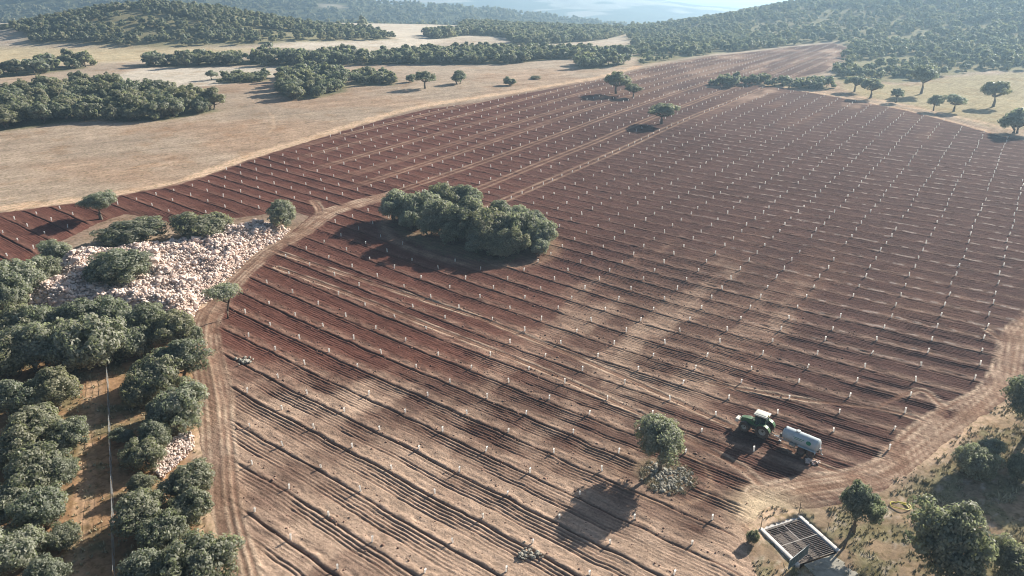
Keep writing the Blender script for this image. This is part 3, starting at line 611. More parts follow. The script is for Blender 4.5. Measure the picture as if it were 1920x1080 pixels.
def limbs(seed, C, cz, base_r, fork, n, lean=(0, 0), stems=1):
    """tapered trunk with limbs reaching into the clumps"""
    rg = np.random.default_rng(seed + 500); mb = MB()
    for s_ in range(stems):
        ox, oy = (0, 0) if stems == 1 else (rg.uniform(-.22, .22), rg.uniform(-.22, .22))
        top = Vector((lean[0] + ox * 1.6, lean[1] + oy * 1.6, fork))
        mid = Vector((ox + lean[0] * .35 + rg.uniform(-.04, .04), oy + lean[1] * .35 + rg.uniform(-.04, .04), fork * .5))
        r0 = base_r / math.sqrt(stems)
        mb.tube([(ox, oy, -.12), (ox, oy, .03), mid, top], [r0 * 1.5, r0 * 1.1, r0 * .85, r0 * .68], 7)
        for q in rg.choice(len(C), min(n, len(C)), replace=False):
            e = Vector(C[q][:3]); e.z += cz; m_ = top.lerp(e, .5) + Vector((rg.uniform(-.1, .1), rg.uniform(-.1, .1), -.05))
            mb.tube([top - Vector((0, 0, .03)), m_, e], [r0 * .5, r0 * .3, r0 * .09], 5)
    return mb

TREE = {}
def make_kind(kind, i, lod):
    """unit tree: crown radius 1 in plan; heights as share of total height 1 are scaled per tree"""
    key = (kind, i, lod)
    if key in TREE: return TREE[key]
    seed = sum(map(ord, kind)) * 7 + i * 31
    nb, per, size = {'near': (165, 80, .048), 'mid': (84, 44, .078), 'far': (34, 17, .17)}[lod]
    if kind == 'tall': a = dict(ell=(.86, .86, .30), cz=.66, low=-.6); tr = (.085, .40, 9, 1)
    elif kind == 'low': a = dict(ell=(.84, .84, .42), cz=.56, low=-.75); tr = (.085, .26, 10, 2)
    elif kind == 'shrub': a = dict(ell=(.84, .84, .46), cz=.48, low=-.8); tr = (.05, .14, 9, 3)
    else: a = dict(ell=(.92, .92, .17), cz=.78, low=-.3, spread=(.3, .95), blob_r=(.14, .22)); tr = (.05, .5, 12, 1); nb = int(nb * .55); per = int(per * .45)
    # crown built in units of the radius, then squeezed in z by the proportions of the kind
    e = a['ell']; zs = {'tall': 2.2, 'low': 1.8, 'shrub': 1.4, 'sparse': 1.7}[kind]      # typical height over radius
    V, Qd, col, C = leaf_crown(seed, nb, per, size, (e[0], e[1], e[2] * zs), a['cz'] * zs, a.get('spread', (.42, .97)), a.get('blob_r', (.12, .24)), a['low'])
    V[:, 2] = np.maximum(V[:, 2] / zs, .012); C = C.copy()
    crown = np_mesh('crown', V, Qd, (M['grey_oak'] if kind == 'sparse' else M['oak'],), False, {'leaf': col})
    lean = (.12, .04) if kind == 'sparse' else (.03 * (i - 1), .02)
    mb = limbs(seed, np.c_[C[:, :2], C[:, 2] / zs, C[:, 3]], a['cz'], tr[0], tr[1], tr[2] if lod != 'far' else 3, lean, tr[3] if lod != 'far' else 1)
    trunk = mb.mesh('trunk', M['bark'], True)
    TREE[key] = (crown, trunk); return TREE[key]

rnd = random.Random(4)
def tree(x, y, R, Ht, kind, lod, name, label, group=None, parts=True, grey=False, var=None):
    i = rnd.randrange({'near': 4, 'mid': 3, 'far': 3}[lod]) if var is None else var
    crown, trunk = make_kind(kind, i, lod)
    root = link(name, None); root.empty_display_size = .3; root.location = (x, y, H1(x, y) - .03); root.rotation_euler = (0, 0, rnd.uniform(0, 6.28)); root.scale = (R * rnd.uniform(.94, 1.06), R * rnd.uniform(.94, 1.06), Ht)
    tag(root, label, 'bush' if name == 'shrub' else 'tree', group)
    cr = link('crown', crown, root); link('trunk', trunk, root)
    if grey:
        cr.material_slots[0].link = 'OBJECT'; cr.material_slots[0].material = M['grey_oak']
    return root

for lab, (tx, ty, R, Ht, kind) in L['trees']:
    lod = 'near' if ty < 190 else 'mid' if ty < 420 else 'far'
    tree(tx, ty, R, Ht, kind, lod, 'shrub' if kind == 'shrub' else 'holm_oak', lab, grey=('grey' in lab or 'pale' in lab or ('oak island' in lab and len(lab) % 2 == 0)), var=1 if kind == 'sparse' else None)

def scatter(poly, spacing, seed, edge=0.):
    rg = np.random.default_rng(seed); P = np.array(poly); lo = P.min(0); hi = P.max(0); nx = int((hi[0] - lo[0]) / spacing) + 2; ny = int((hi[1] - lo[1]) / spacing) + 2
    gx, gy = np.meshgrid(np.arange(nx), np.arange(ny)); px = lo[0] + (gx + .5 * (gy % 2) + rg.uniform(-.38, .38, gx.shape)) * spacing; py = lo[1] + (gy + rg.uniform(-.38, .38, gx.shape)) * spacing
    px = px.ravel(); py = py.ravel(); k = inside(px, py, poly); return px[k], py[k], rg

for gi, (lab, grp, R0, poly) in enumerate(L['groves']):
    if lab.startswith('STUFF'): continue
    px, py, rg = scatter(poly, R0 * 1.6, 300 + gi)
    az = px / py; hw = R0 * 1.1 / py; order_ = np.argsort(-az)
    front = [q for q in order_ if not np.any((py < py[q] - R0 * .8) & (np.abs(az - az[q]) < hw[q] * .9))]
    ORD = ['first', 'second', 'third', 'fourth', 'fifth', 'sixth', 'seventh', 'eighth', 'ninth', 'tenth', 'eleventh', 'twelfth', 'thirteenth', 'fourteenth', 'fifteenth', 'sixteenth']
    lab_of = {q: '%s oak from the right along the front of %s' % (ORD[k], lab) for k, q in enumerate(front[:16])}
    for q, (tx, ty) in enumerate(zip(px, py)):
        lb_ = lab_of.get(q, 'oak behind the front row of ' + lab); gp_ = None if q in lab_of else grp
        R = R0 * rg.uniform(.85, 1.3); tree(tx, ty, R, R * rg.uniform(1.1, 1.5), 'shrub' if rg.uniform() < .7 else 'low', 'mid' if ty < 340 else 'far', 'holm_oak', lb_, grp)

# woods that read as one mass: bushes scattered by geometry nodes
def wood(name, label, pts, scl, seed, kinds):
    me = np_mesh(name, np.array(pts), np.zeros((0, 3), np.int32), ())
    at = me.attributes.new('scl', 'FLOAT', 'POINT'); at.data.foreach_set('value', np.array(scl, np.float32))
    o = tag(link(name, me), label, 'wood', kind='stuff')
    col = bpy.data.collections.new(name + '_bushes')
    for i, kd in enumerate(kinds):
        cm, _ = make_kind(kd, i % 3, 'far'); b_ = bpy.data.objects.new('bush_form', cm); col.objects.link(b_)
    ng = bpy.data.node_groups.new(name, 'GeometryNodeTree'); ng.interface.new_socket('Geometry', in_out='INPUT', socket_type='NodeSocketGeometry'); ng.interface.new_socket('Geometry', in_out='OUTPUT', socket_type='NodeSocketGeometry')
    N = ng.nodes; gi = N.new('NodeGroupInput'); go = N.new('NodeGroupOutput'); ip = N.new('GeometryNodeInstanceOnPoints'); ci = N.new('GeometryNodeCollectionInfo')
    ci.inputs['Collection'].default_value = col; ci.inputs['Separate Children'].default_value = True; ci.inputs['Reset Children'].default_value = True
    ip.inputs['Pick Instance'].default_value = True
    na = N.new('GeometryNodeInputNamedAttribute'); na.data_type = 'FLOAT'; na.inputs['Name'].default_value = 'scl'
    cx = N.new('ShaderNodeCombineXYZ'); mu = N.new('ShaderNodeMath'); mu.operation = 'MULTIPLY'; mu.inputs[1].default_value = 1.45
    rv = N.new('FunctionNodeRandomValue'); rv.data_type = 'FLOAT_VECTOR'; rv.inputs['Min'].default_value = (0, 0, 0); rv.inputs['Max'].default_value = (.12, .12, 6.28); rv.inputs['Seed'].default_value = seed
    lk = ng.links.new; lk(gi.outputs[0], ip.inputs['Points']); lk(ci.outputs[0], ip.inputs['Instance']); lk(na.outputs[0], cx.inputs[0]); lk(na.outputs[0], cx.inputs[1]); lk(na.outputs[0], mu.inputs[0]); lk(mu.outputs[0], cx.inputs[2])
    lk(cx.outputs[0], ip.inputs['Scale']); lk(rv.outputs['Value'], ip.inputs['Rotation']); lk(ip.outputs[0], go.inputs[0])
    md = o.modifiers.new('scatter', 'NODES'); md.node_group = ng; return o

for gi, (lab, grp, R0, poly) in enumerate(L['groves']):
    if not lab.startswith('STUFF'): continue
    nm, lb = lab[6:].split('|'); px, py, rg = scatter(poly, R0 * 1.7, 300 + gi)
    wood(nm, lb, np.stack([px, py, terrain(px, py) - .1], 1), R0 * rg.uniform(.85, 1.6, len(px)), gi, ('low', 'low', 'low', 'shrub'))
px, py, rg = scatter(L['wood_right'], 5.6, 77)
dens = fbm(px / 26, py / 26, 131, 3); k = (dens > .43) | (rg.uniform(size=len(px)) < .28); px, py = px[k], py[k]
S = rg.uniform(1.2, 4.2, len(px)) * (.75 + .5 * fbm(px / 40, py / 40, 133, 3))
wood('hill_wood', 'hazy oak scrub covering the whole hill at the upper right', np.stack([px, py, terrain(px, py) - .1], 1), S, 3, ('low', 'shrub', 'low', 'shrub'))
px, py, rg = scatter(L['wood_knoll'], 5.2, 78)
dens = fbm(px / 30, py / 30, 141, 3); k = (dens > .46) | (rg.uniform(size=len(px)) < .22); px, py = px[k], py[k]
wood('knoll_wood', 'dark oak wood on the round knoll at the upper left', np.stack([px, py, terrain(px, py) - .1], 1), rg.uniform(2.2, 4.4, len(px)), 4, ('low', 'shrub', 'low'))
rg = np.random.default_rng(8); px = rg.uniform(-1700, 900, 9000); py = rg.uniform(1050, 2300, 9000)
k = (sstep(.6, .68, fbm(px / 330, py / 210, 17, 3)) < .3) & (np.abs(px) < py * .85); px, py = px[k], py[k]
wood('ridge_wood', 'blue hazy woods on the far ridges along the top', np.stack([px, py, terrain(px, py) - .3], 1), rg.uniform(4, 8.5, len(px)), 5, ('low', 'shrub'))

# ---------------------------------------------------------------- stones
def rock_mesh(seed, m_):
    rg = random.Random(seed); mb = MB(); bmesh.ops.create_icosphere(mb.bm, subdivisions=1, radius=1)
    sx, sy, sz = rg.uniform(.75, 1.15), rg.uniform(.65, 1.0), rg.uniform(.45, .75)
    for v in mb.bm.verts:
        k = rg.uniform(.78, 1.18); v.co = Vector((v.co.x * sx * k, v.co.y * sy * k, v.co.z * sz * k))
    return mb.mesh('stone', m_)
ROCKS = [rock_mesh(i, M['stone']) for i in range(8)]; GROCKS = [rock_mesh(20 + i, M['stone_grey']) for i in range(5)]
def rock_arrays(me):
    V = np.empty(len(me.vertices) * 3); me.vertices.foreach_get('co', V); T = np.empty(len(me.loops), np.int32); me.loops.foreach_get('vertex_index', T); return V.reshape(-1, 3), T.reshape(-1, 3)

def stone_group(name, label, cat, px, py, zz, size, rocks, rg, base=None, nmax=300):
    """a heap: an Empty with its biggest stones as parts and the small rest as one part"""
    root = link(name, None); cx, cy = float(np.mean(px)), float(np.mean(py)); cz = H1(cx, cy); root.location = (cx, cy, cz); tag(root, label, cat)
    if base is not None:
        base.location = (-cx, -cy, -cz); base.parent = root
    order = np.argsort(-size); V = []; F = []; off = 0
    for q, i in enumerate(order):
        rot = (rg.uniform(-.6, .6), rg.uniform(-.6, .6), rg.uniform(0, 6.28)); s = size[i]
        if q < nmax:
            o = link('stone', rocks[int(rg.integers(len(rocks)))], root); o.location = (px[i] - cx, py[i] - cy, zz[i] - cz); o.rotation_euler = rot; o.scale = (s, s, s)
        else:
            a, f = rock_arrays(rocks[int(rg.integers(len(rocks)))]); R3 = np.array(Vector_rot(rot).to_3x3()); V.append(a @ R3.T * s + np.array((px[i] - cx, py[i] - cy, zz[i] - cz))); F.append(f + off); off += len(a)
    if V:
        tag(link('small_stones', np_mesh('small_stones', np.concatenate(V), np.concatenate(F), (rocks[0].materials[0],)), root), kind='stuff')
    return root

# the white stone heap
hp = L['heap']; px, py, rg = scatter(hp, .46, 11)
def heap_h(px, py):
    s = poly_sd(px, py, hp, 4.5); return 1.9 * sstep(0, 4.2, s) * (.1 + 1.6 * fbm(px / 4.0, py / 4.0, 151, 3))
hx, hy = np.meshgrid(np.arange(min(p[0] for p in hp) - 1, max(p[0] for p in hp) + 1, .8), np.arange(min(p[1] for p in hp) - 1, max(p[1] for p in hp) + 1, .8)); sh = hx.shape; fx = hx.ravel(); fy = hy.ravel()
hz = terrain(fx, fy) + heap_h(fx, fy) - .25; kk = poly_sd(fx, fy, hp, 3).reshape(sh) > -.6
kk = kk[:-1, :-1] & kk[1:, :-1] & kk[:-1, 1:] & kk[1:, 1:]; ii, jj = np.nonzero(kk); Wn = sh[1]
bq = np.stack([ii * Wn + jj, ii * Wn + jj + 1, (ii + 1) * Wn + jj + 1, (ii + 1) * Wn + jj], 1)
base = link('rubble', np_mesh('rubble', np.stack([fx, fy, hz], 1), bq, (plain('stone_rubble', (.46, .35, .29), .95, var=.4, scale=1.1),), True))
size = rg.gamma(1.6, .12, len(px)) + .09
stone_group('stone_heap', 'long heap of white pinkish limestone boulders beside the bend of the dirt track', 'stone heap', px, py, terrain(px, py) + heap_h(px, py) + .02, size, ROCKS, rg, base)
px, py, rg = scatter(L['gravel'], .26, 12); stone_group('gravel_heap', 'small patch of bright white rubble between the trees along the dirt track', 'stone heap', px, py, terrain(px, py) + .06 + .25 * fbm(px, py, 5, 2), rg.gamma(3., .04, len(px)) + .07, ROCKS, rg, nmax=120)
n = 330; rg = np.random.default_rng(14); a = rg.uniform(0, 6.283, n); r = 3.0 * np.sqrt(rg.uniform(0.02, 1, n)) * (.8 + .35 * np.sin(a * 3 + 1) * rg.uniform(size=n) + .15 * rg.normal(size=n)); rx, ry = L['ring']; px = rx + .3 + r * np.cos(a) * 1.05; py = ry - .9 + r * np.sin(a) * 1.05
stone_group('stone_ring', 'round bed of grey stones and dry weeds at the foot of the lone oak', 'stones', px, py, terrain(px, py) + .30 + .14 * rg.uniform(size=n), rg.gamma(2., .06, n) + .06, GROCKS, rg, nmax=200)
n = 26; sx, sy = L['stones']; px = sx + rg.normal(size=n) * .55; py = sy - .4 + rg.normal(size=n) * .45; stone_group('loose_stones', 'little pile of pale stones behind the tanker wheels', 'stones', px, py, terrain(px, py) + .4 + .1 * rg.uniform(size=n), rg.uniform(.1, .3, n), ROCKS, rg)
n = 30; sx, sy = L['debris']; px = sx + rg.normal(size=n) * .6; py = sy + rg.normal(size=n) * .5; stone_group('rubble_pile', 'small dark rubble pile at the field edge right of the dirt track', 'stones', px, py, terrain(px, py) + .4 + .2 * rg.uniform(size=n), rg.uniform(.12, .36, n), GROCKS, rg)
n = 34; sx, sy = L['debris2']; px = sx + rg.normal(size=n) * .7; py = sy + rg.normal(size=n) * .6; stone_group('clod_pile', 'dark pile of clods and stones near the bottom middle picture edge', 'stones', px, py, terrain(px, py) + .42 + .2 * rg.uniform(size=n), rg.uniform(.1, .3, n), GROCKS, rg)

# ---------------------------------------------------------------- sapling guards
def guard_mesh():
    mb = MB(); mb.lathe([(.072, -.05), (.075, .2), (.080, .45), (.083, .60)], seg=10)
    me = mb.bm
    n0 = len(me.faces); mb.tube([(.10, .01, -.1), (.105, .012, .78)], .017, 6); mb.tube([(-.085, 0, .42), (.03, .09, .42), (.122, .012, .42), (.03, -.09, .42), (-.085, 0, .42)], .006, 4)
    me.faces.ensure_lookup_table()
    for i, f in enumerate(me.faces): f.material_index = 0 if i < n0 else 1
    g = mb.mesh('tree_guard', M['plastic'], True); g.materials.append(M['wood']); return g
GU = guard_mesh()
gi_, gj_ = np.meshgrid(np.arange(-26, 24), np.arange(-16, 100)); gi_ = gi_.ravel(); gj_ = gj_.ravel()
gx = ORG[0] + gi_ * SP_A * EA[0] + gj_ * SP_B * EB[0]; gy = ORG[1] + gi_ * SP_A * EA[1] + gj_ * SP_B * EB[1]
rg = np.random.default_rng(5); gx += rg.normal(size=len(gx)) * .16; gy += rg.normal(size=len(gx)) * .13
sd_ = poly_sd(gx, gy, FIELD, 9); k = sd_ > 2.0
for ix, iy, ra, rb in islands:
    du = (gx - ix) * EA[0] + (gy - iy) * EA[1]; dv = (gx - ix) * EB[0] + (gy - iy) * EB[1]; k &= np.hypot(du / (ra + 1.5), dv / (rb + 1.5)) > 1
for nm in ('perimeter', 'right', 'right2', 'upper', 'grid', 'curve'):
    tr = [q for q in TRK if q[0] == nm][0]; k &= seg_dist(gx, gy, tr[1], 5) > tr[2] + .6
for q in (L['tractor'], L['tanker']): k &= np.hypot(gx - q[0], gy - q[1]) > 2.6
k &= ~((gy < 74) & (gx > 24)) & ~(rg.uniform(size=len(gx)) < .05)
k &= np.abs(gx) < .78 * gy + 6
gx, gy = gx[k], gy[k]; gz = np.empty(len(gx))
dist = np.hypot(gx, gy); order = np.argsort(dist); gz = terrain(gx, gy) + .36
vis = [q for q in order if abs(gx[q]) < .70 * (gy[q] * .923 + 21) and gy[q] > 52]
for q in vis[:300]:
    o = link('tree_guard', GU); o.location = (gx[q], gy[q], gz[q]); o.rotation_euler = (rg.normal() * .09, rg.normal() * .09, rg.uniform(0, 6.28)); s = rg.uniform(.8, 1.25); o.scale = (1.35, 1.35, s * 1.1)
    tag(o, 'short white plastic sapling guard tube in the nearer rows of the ploughed field', 'tree guard', 'sapling guards in the nearer rows')
rest = sorted(set(range(len(gx))) - set(vis[:300])); V = []; F = []
pr = [(.11, 0), (.115, .78)]
for n_, q in enumerate(rest):
    lx, ly = rg.normal() * .08, rg.normal() * .08; hs = rg.uniform(.7, 1.1)
    for r_, h_ in pr:
        h_ = h_ * hs
        for a in range(6): V.append((gx[q] + r_ * math.cos(a * 1.0472) + lx * h_, gy[q] + r_ * math.sin(a * 1.0472) + ly * h_, gz[q] + h_ - .05))
    o_ = n_ * 12
    for a in range(6): F.append((o_ + a, o_ + (a + 1) % 6, o_ + 6 + (a + 1) % 6, o_ + 6 + a))
tag(link('distant_tree_guards', np_mesh('distant_tree_guards', np.array(V), np.array(F), (M['plastic'],))), 'hundreds of distant white sapling guard tubes in rows', 'tree guards', kind='stuff')

# loose clods and stones on the near ploughed soil
rg = np.random.default_rng(61); n = 5200; cu = rg.uniform(-45, 62, n); cr = rg.integers(-12, 6, n); cv = cr * SP_B + rg.normal(.1, .75, n)
px = ORG[0] + cu * EA[0] + cv * EB[0]; py = ORG[1] + cu * EA[1] + cv * EB[1]; k = (poly_sd(px, py, FIELD, 5) > 1.5) & (py > 50) & (py < 150)
for nm in ('perimeter', 'right', 'grid'): tr = [q for q in TRK if q[0] == nm][0]; k &= seg_dist(px, py, tr[1], 5) > tr[2]
px, py = px[k], py[k]; V = []; F = []; off = 0; zc_ = terrain(px, py) + .35; A8 = [rock_arrays(q) for q in ROCKS]
for i in range(len(px)):
    a, f = A8[i % 8]; s_ = min(.045 + rg.gamma(1.5, .035), .26); ca, sa = math.cos(i * 1.7), math.sin(i * 1.7)
    V.append(np.stack([a[:, 0] * ca - a[:, 1] * sa, a[:, 0] * sa + a[:, 1] * ca, a[:, 2]], 1) * s_ + np.array((px[i], py[i], zc_[i]))); F.append(f + off); off += len(a)
tag(link('soil_clods', np_mesh('soil_clods', np.concatenate(V), np.concatenate(F), (plain('clod', (.22, .13, .095), .95, var=.5, scale=.6),))), 'loose clods and small stones scattered on the near ploughed soil', 'clods', kind='stuff')

# ---------------------------------------------------------------- tractor
RX = Matrix.Rotation(math.pi / 2, 4, 'X')
def wheel(parent, x, y, r, wd, rim_m, name='wheel', lugs=18, hub=.55):
    """wheel > tyre with lugs, dished rim"""
    root = link(name, None, parent); root.location = (x, y, r)
    mb = MB(); h = wd / 2
    mb.lathe([(r * hub, -h * .8), (r * .78, -h), (r * .94, -h * .92), (r, -h * .6), (r, h * .6), (r * .94, h * .92), (r * .78, h), (r * hub, h * .8)], RX, 28, closed=True)
    for k in range(lugs):
        for s in (-1, 1):
            a = 2 * math.pi * (k + (.5 if s > 0 else 0)) / lugs
            mb.box((r * 1.005 * math.cos(a), s * h * .45, r * 1.005 * math.sin(a)), (.09, h * 1.0, .07), (0, -a, s * .5))
    mb.obj('tyre', M['rubber'], root)
    mb = MB(); s = 1 if y > 0 else -1
    mb.lathe([(r * hub * 1.02, -h * .75), (r * hub, -h * .3), (r * .36, s * h * .05), (r * .2, s * h * .1), (r * .17, s * h * .5), (.01, s * h * .52)], RX, 20)
    mb.lathe([(r * hub * 1.02, h * .75), (r * hub, h * .3), (r * .36, s * h * .05)], RX, 20)
    mb.obj('rim', rim_m, root, True); return root

tx, ty = 32.55, 81.0
T = link('tractor', None); T.location = (tx, ty, H1(tx, ty) + .34); T.rotation_euler = (0, 0, math.radians(141))
tag(T, 'green farm tractor with a cream cab roof hitched to the tanker', 'tractor')
mb = MB(); mb.prism([(.25, 1.0), (.25, 1.72), (.5, 1.80), (1.5, 1.74), (2.05, 1.58), (2.16, 1.38), (2.14, 1.0)], -.40, .40, .05); mb.obj('bonnet', M['green'], T, True)
mb = MB(); mb.box((2.17, 0, 1.18), (.05, .62, .42), bev=.01)
for k in range(5): mb.box((2.20, 0, 1.02 + .08 * k), (.02, .56, .025))
mb.obj('grille', M['dark'], T)
mb = MB(); mb.prism([(-1.7, .75), (-1.7, 1.15), (2.0, 1.05), (2.1, .75), (1.2, .6), (-1.0, .55)], -.26, .26, .03); mb.obj('chassis', M['dark'], T)
mb = MB(); mb.tube([(1.35, -.85, .66), (1.35, .85, .66)], .10, 8); mb.tube([(-1.1, -.9, .9), (-1.1, .9, .9)], .15, 8); mb.obj('axle', M['dark'], T)
mb = MB(); mb.box((2.62, 0, .95), (.40, .95, .50), bev=.05); mb.box((2.36, 0, .9), (.25, .3, .2)); mb.obj('front_weight', M['cream'], T)
for s in (-1, 1):
    mb = MB(); mb.box((2.13, s * .27, 1.46), (.06, .16, .10), (0, -.35, 0), bev=.01); mb.obj('headlight', M['lamp'], T)
mb = MB()      # cab frame: four pillars, sills, floor
for s in (-1, 1):
    mb.tube([(.32, s * .62, 1.35), (.18, s * .66, 2.2), (.05, s * .60, 2.78)], .045, 6); mb.tube([(-.55, s * .70, 1.35), (-.55, s * .72, 2.2), (-.55, s * .62, 2.78)], .035, 6); mb.tube([(-1.22, s * .62, 1.55), (-1.22, s * .66, 2.2), (-1.12, s * .60, 2.78)], .045, 6)
mb.box((-.45, 0, 1.28), (1.6, 1.3, .2), bev=.03); mb.obj('cab_frame', M['green'], T)
for nm, c0, sz, rot in (('windscreen', (.20, 0, 2.08), (.025, 1.14, 1.22), (0, -.16, 0)), ('rear_window', (-1.20, 0, 2.15), (.025, 1.14, 1.0), (0, .06, 0))):
    mb = MB(); mb.box(c0, sz, rot); mb.obj(nm, M['glass'], T)
for s in (-1, 1):
    for xc, wd in ((-.19, .66), (-.88, .6)):
        mb = MB(); mb.box((xc, s * .685, 2.08), (wd, .02, 1.2)); mb.obj('side_window', M['glass'], T)
mb = MB(); mb.box((-.50, 0, 2.88), (1.85, 1.52, .22), bev=.09); mb.box((-.50, 0, 3.0), (1.3, 1.0, .08), bev=.03); mb.obj('cab_roof', M['cream'], T, True)
mb = MB(); mb.tube([(-1.4, .35, 2.98), (-1.4, .35, 3.08)], .06, 10); mb.lathe([(.07, 3.08), (.07, 3.2), (.01, 3.24)], Matrix.Translation((-1.4, .35, 0)), 10); mb.obj('beacon', M['hose'], T)
mb = MB(); mb.box((-.55, 0, 1.62), (.5, .5, .14), bev=.04); mb.box((-.80, 0, 1.95), (.14, .48, .6), (0, -.15, 0), bev=.04); mb.obj('seat', M['dark'], T)
mb = MB(); mb.tube([(.05, 0, 1.4), (-.12, 0, 1.95)], .03, 6); mb.lathe([(.2, -.02), (.22, 0), (.2, .02), (.18, 0)], Matrix.Translation((-.13, 0, 1.97)) @ Matrix.Rotation(-.4, 4, 'Y'), 14, closed=True); mb.obj('steering_wheel', M['dark'], T)
for s in (-1, 1):
    mb = MB(); n = 9; prof = []
    for k in range(n):
        a = math.radians(15 + 150 * k / (n - 1)); prof.append((-1.1 + 1.02 * math.cos(a), .9 + 1.02 * math.sin(a)))
    for k in range(n - 1, -1, -1):
        a = math.radians(15 + 150 * k / (n - 1)); prof.append((-1.1 + .97 * math.cos(a), .9 + .97 * math.sin(a)))
    mb.prism(prof, s * .60, s * 1.18); mb.obj('rear_fender', M['green'], T)
    mb = MB(); prof = [(1.35 + .76 * math.cos(math.radians(a)), .66 + .76 * math.sin(math.radians(a))) for a in range(40, 151, 18)] + [(1.35 + .72 * math.cos(math.radians(a)), .66 + .72 * math.sin(math.radians(a))) for a in range(148, 39, -18)]
    mb.prism(prof, s * .68, s * 1.08); mb.obj('front_fender', M['dark'], T)
    mb = MB(); mb.tube([(.18, s * .66, 2.35), (.30, s * 1.05, 2.35)], .018, 5); mb.box((.30, s * 1.12, 2.25), (.05, .17, .32), bev=.02); mb.obj('mirror', M['dark'], T)
    mb = MB(); mb.box((-.05, s * .72, .95), (.75, .3, .5), bev=.06); mb.obj('fuel_tank', M['dark'], T)
    mb = MB()
    for k in range(3): mb.box((.05, s * .93, .55 + .28 * k), (.38, .16, .04))
    mb.obj('step', M['dark'], T)
    wheel(T, -1.1, s * .92, .90, .54, M['rim'], lugs=20); wheel(T, 1.35, s * .90, .66, .44, M['rim'], lugs=18)
mb = MB(); mb.tube([(.55, -.5, 1.55), (.55, -.5, 2.75), (.48, -.5, 2.9)], [.06, .05, .045], 8); mb.obj('exhaust', M['dark'], T)
mb = MB()
for s in (-1, 1): mb.tube([(-1.7, s * .3, .8), (-2.4, s * .42, .62)], .045, 6); mb.tube([(-1.6, s * .3, 1.35), (-2.2, s * .4, .7)], .03, 6)
mb.tube([(-1.7, 0, .62), (-2.5, 0, .55)], .06, 6); mb.obj('rear_linkage', M['dark'], T)

# ---------------------------------------------------------------- slurry tanker
kx, ky = 36.85, 76.9
K = link('tank_trailer', None); K.location = (kx, ky, H1(kx, ky) + .32); K.rotation_euler = (0, 0, math.radians(136)); K.scale = (.88, 1, 1)
tag(K, 'pale blue grey tank trailer on two axles behind the tractor', 'trailer')
RY = Matrix.Rotation(math.pi / 2, 4, 'Y'); r = .83
mb = MB(); mb.lathe([(.01, -2.72), (.35, -2.69), (.62, -2.60), (.77, -2.48), (r, -2.35)] + [(r, q) for q in np.linspace(-2.2, 2.2, 6)] + [(r, 2.35), (.77, 2.48), (.62, 2.60), (.35, 2.69), (.01, 2.72)], Matrix.Translation((0, 0, 1.72)) @ RY, 40); mb.obj('tank', M['tank'], K, True)
for q in (-2.35, -.8, .8, 2.35):
    mb = MB(); mb.lathe([(r + .002, q - .05), (r + .03, q - .04), (r + .03, q + .04), (r + .002, q + .05)], Matrix.Translation((0, 0, 1.72)) @ RY, 40); mb.obj('tank_ring', M['tank'], K, True)
mb = MB()
for s in (-1, 1): mb.box((-.1, s * .42, .86), (5.0, .12, .22), bev=.015)
for q in (-2.3, -1.2, 0, 1.2, 2.3): mb.box((q, 0, .88), (.12, .8, .16))
for q in (-2.0, -.3, 1.4): mb.box((q, 0, 1.02), (.1, 1.1, .25))
mb.obj('chassis', M['galv'], K)
mb = MB()
for s in (-1, 1): mb.tube([(2.3, s * .42, .84), (3.7, s * .06, .62)], .07, 6)
mb.lathe([(.09, -.04), (.14, -.04), (.14, .04), (.09, .04)], Matrix.Translation((3.82, 0, .60)), 14, closed=True); mb.tube([(3.0, 0, .2), (3.0, 0, .95)], .05, 8); mb.box((3.0, 0, .2), (.3, .3, .03)); mb.obj('drawbar', M['galv'], K)
for q in (-.55, -1.85):
    mb = MB(); mb.tube([(q, -.8, .56), (q, .8, .56)], .07, 8); mb.obj('axle', M['dark'], K)
    for s in (-1, 1): wheel(K, q, s * .84, .56, .40, M['red_rim'], lugs=14, hub=.58)
for s in (-1, 1):
    mb = MB(); mb.prism([(.15, .95), (.02, 1.18), (-2.42, 1.18), (-2.55, .95), (-2.51, .95), (-2.40, 1.14), (0, 1.14), (.11, .95)], s * .66, s * 1.06); mb.obj('mudguard', M['tank'], K)
    mb = MB(); mb.box((.9, s * .60, .78), (.9, .30, .34), bev=.03); mb.obj('side_box', M['galv'], K)
    pl = MB(); seg = 10
    for k in range(seg):      # print curved with the barrel
        a0 = math.radians(-2 + 36 * k / seg); a1 = math.radians(-2 + 36 * (k + 1) / seg); w0 = .34 * math.sqrt(max(0, 1 - ((k + .0) / seg * 2 - 1) ** 2)) + .02; w1 = .34 * math.sqrt(max(0, 1 - ((k + 1.) / seg * 2 - 1) ** 2)) + .02
        rr = r + .006; vs_l = [pl.bm.verts.new((-1.35 + dx, s * rr * math.cos(a), 1.72 + rr * math.sin(a))) for dx, a in ((-w0, a0), (w0, a0), (w1, a1), (-w1, a1))]; pl.bm.faces.new(vs_l)
    pl.obj('green_emblem', M['logo'], K)
    ln = MB()
    for zz, x0, x1 in ((.30, -.7, .9), (.12, -.5, .7)):
        a0 = math.asin(zz / r); a1 = math.asin((zz + .06) / r); rr = r + .006
        ln.bm.faces.new([ln.bm.verts.new((xx, s * rr * math.cos(a), 1.72 + rr * math.sin(a))) for xx, a in ((x0, a0), (x1, a0), (x1, a1), (x0, a1))])
    ln.obj('side_stripe', M['logo'], K)
mb = MB(); mb.lathe([(.3, 2.5), (.3, 2.66), (.26, 2.7), (.01, 2.72)], Matrix.Translation((.6, 0, 0)), 20); mb.tube([(.3, .3, 2.66), (.9, .3, 2.66)], .02, 6); mb.obj('manhole', M['galv'], K, True)
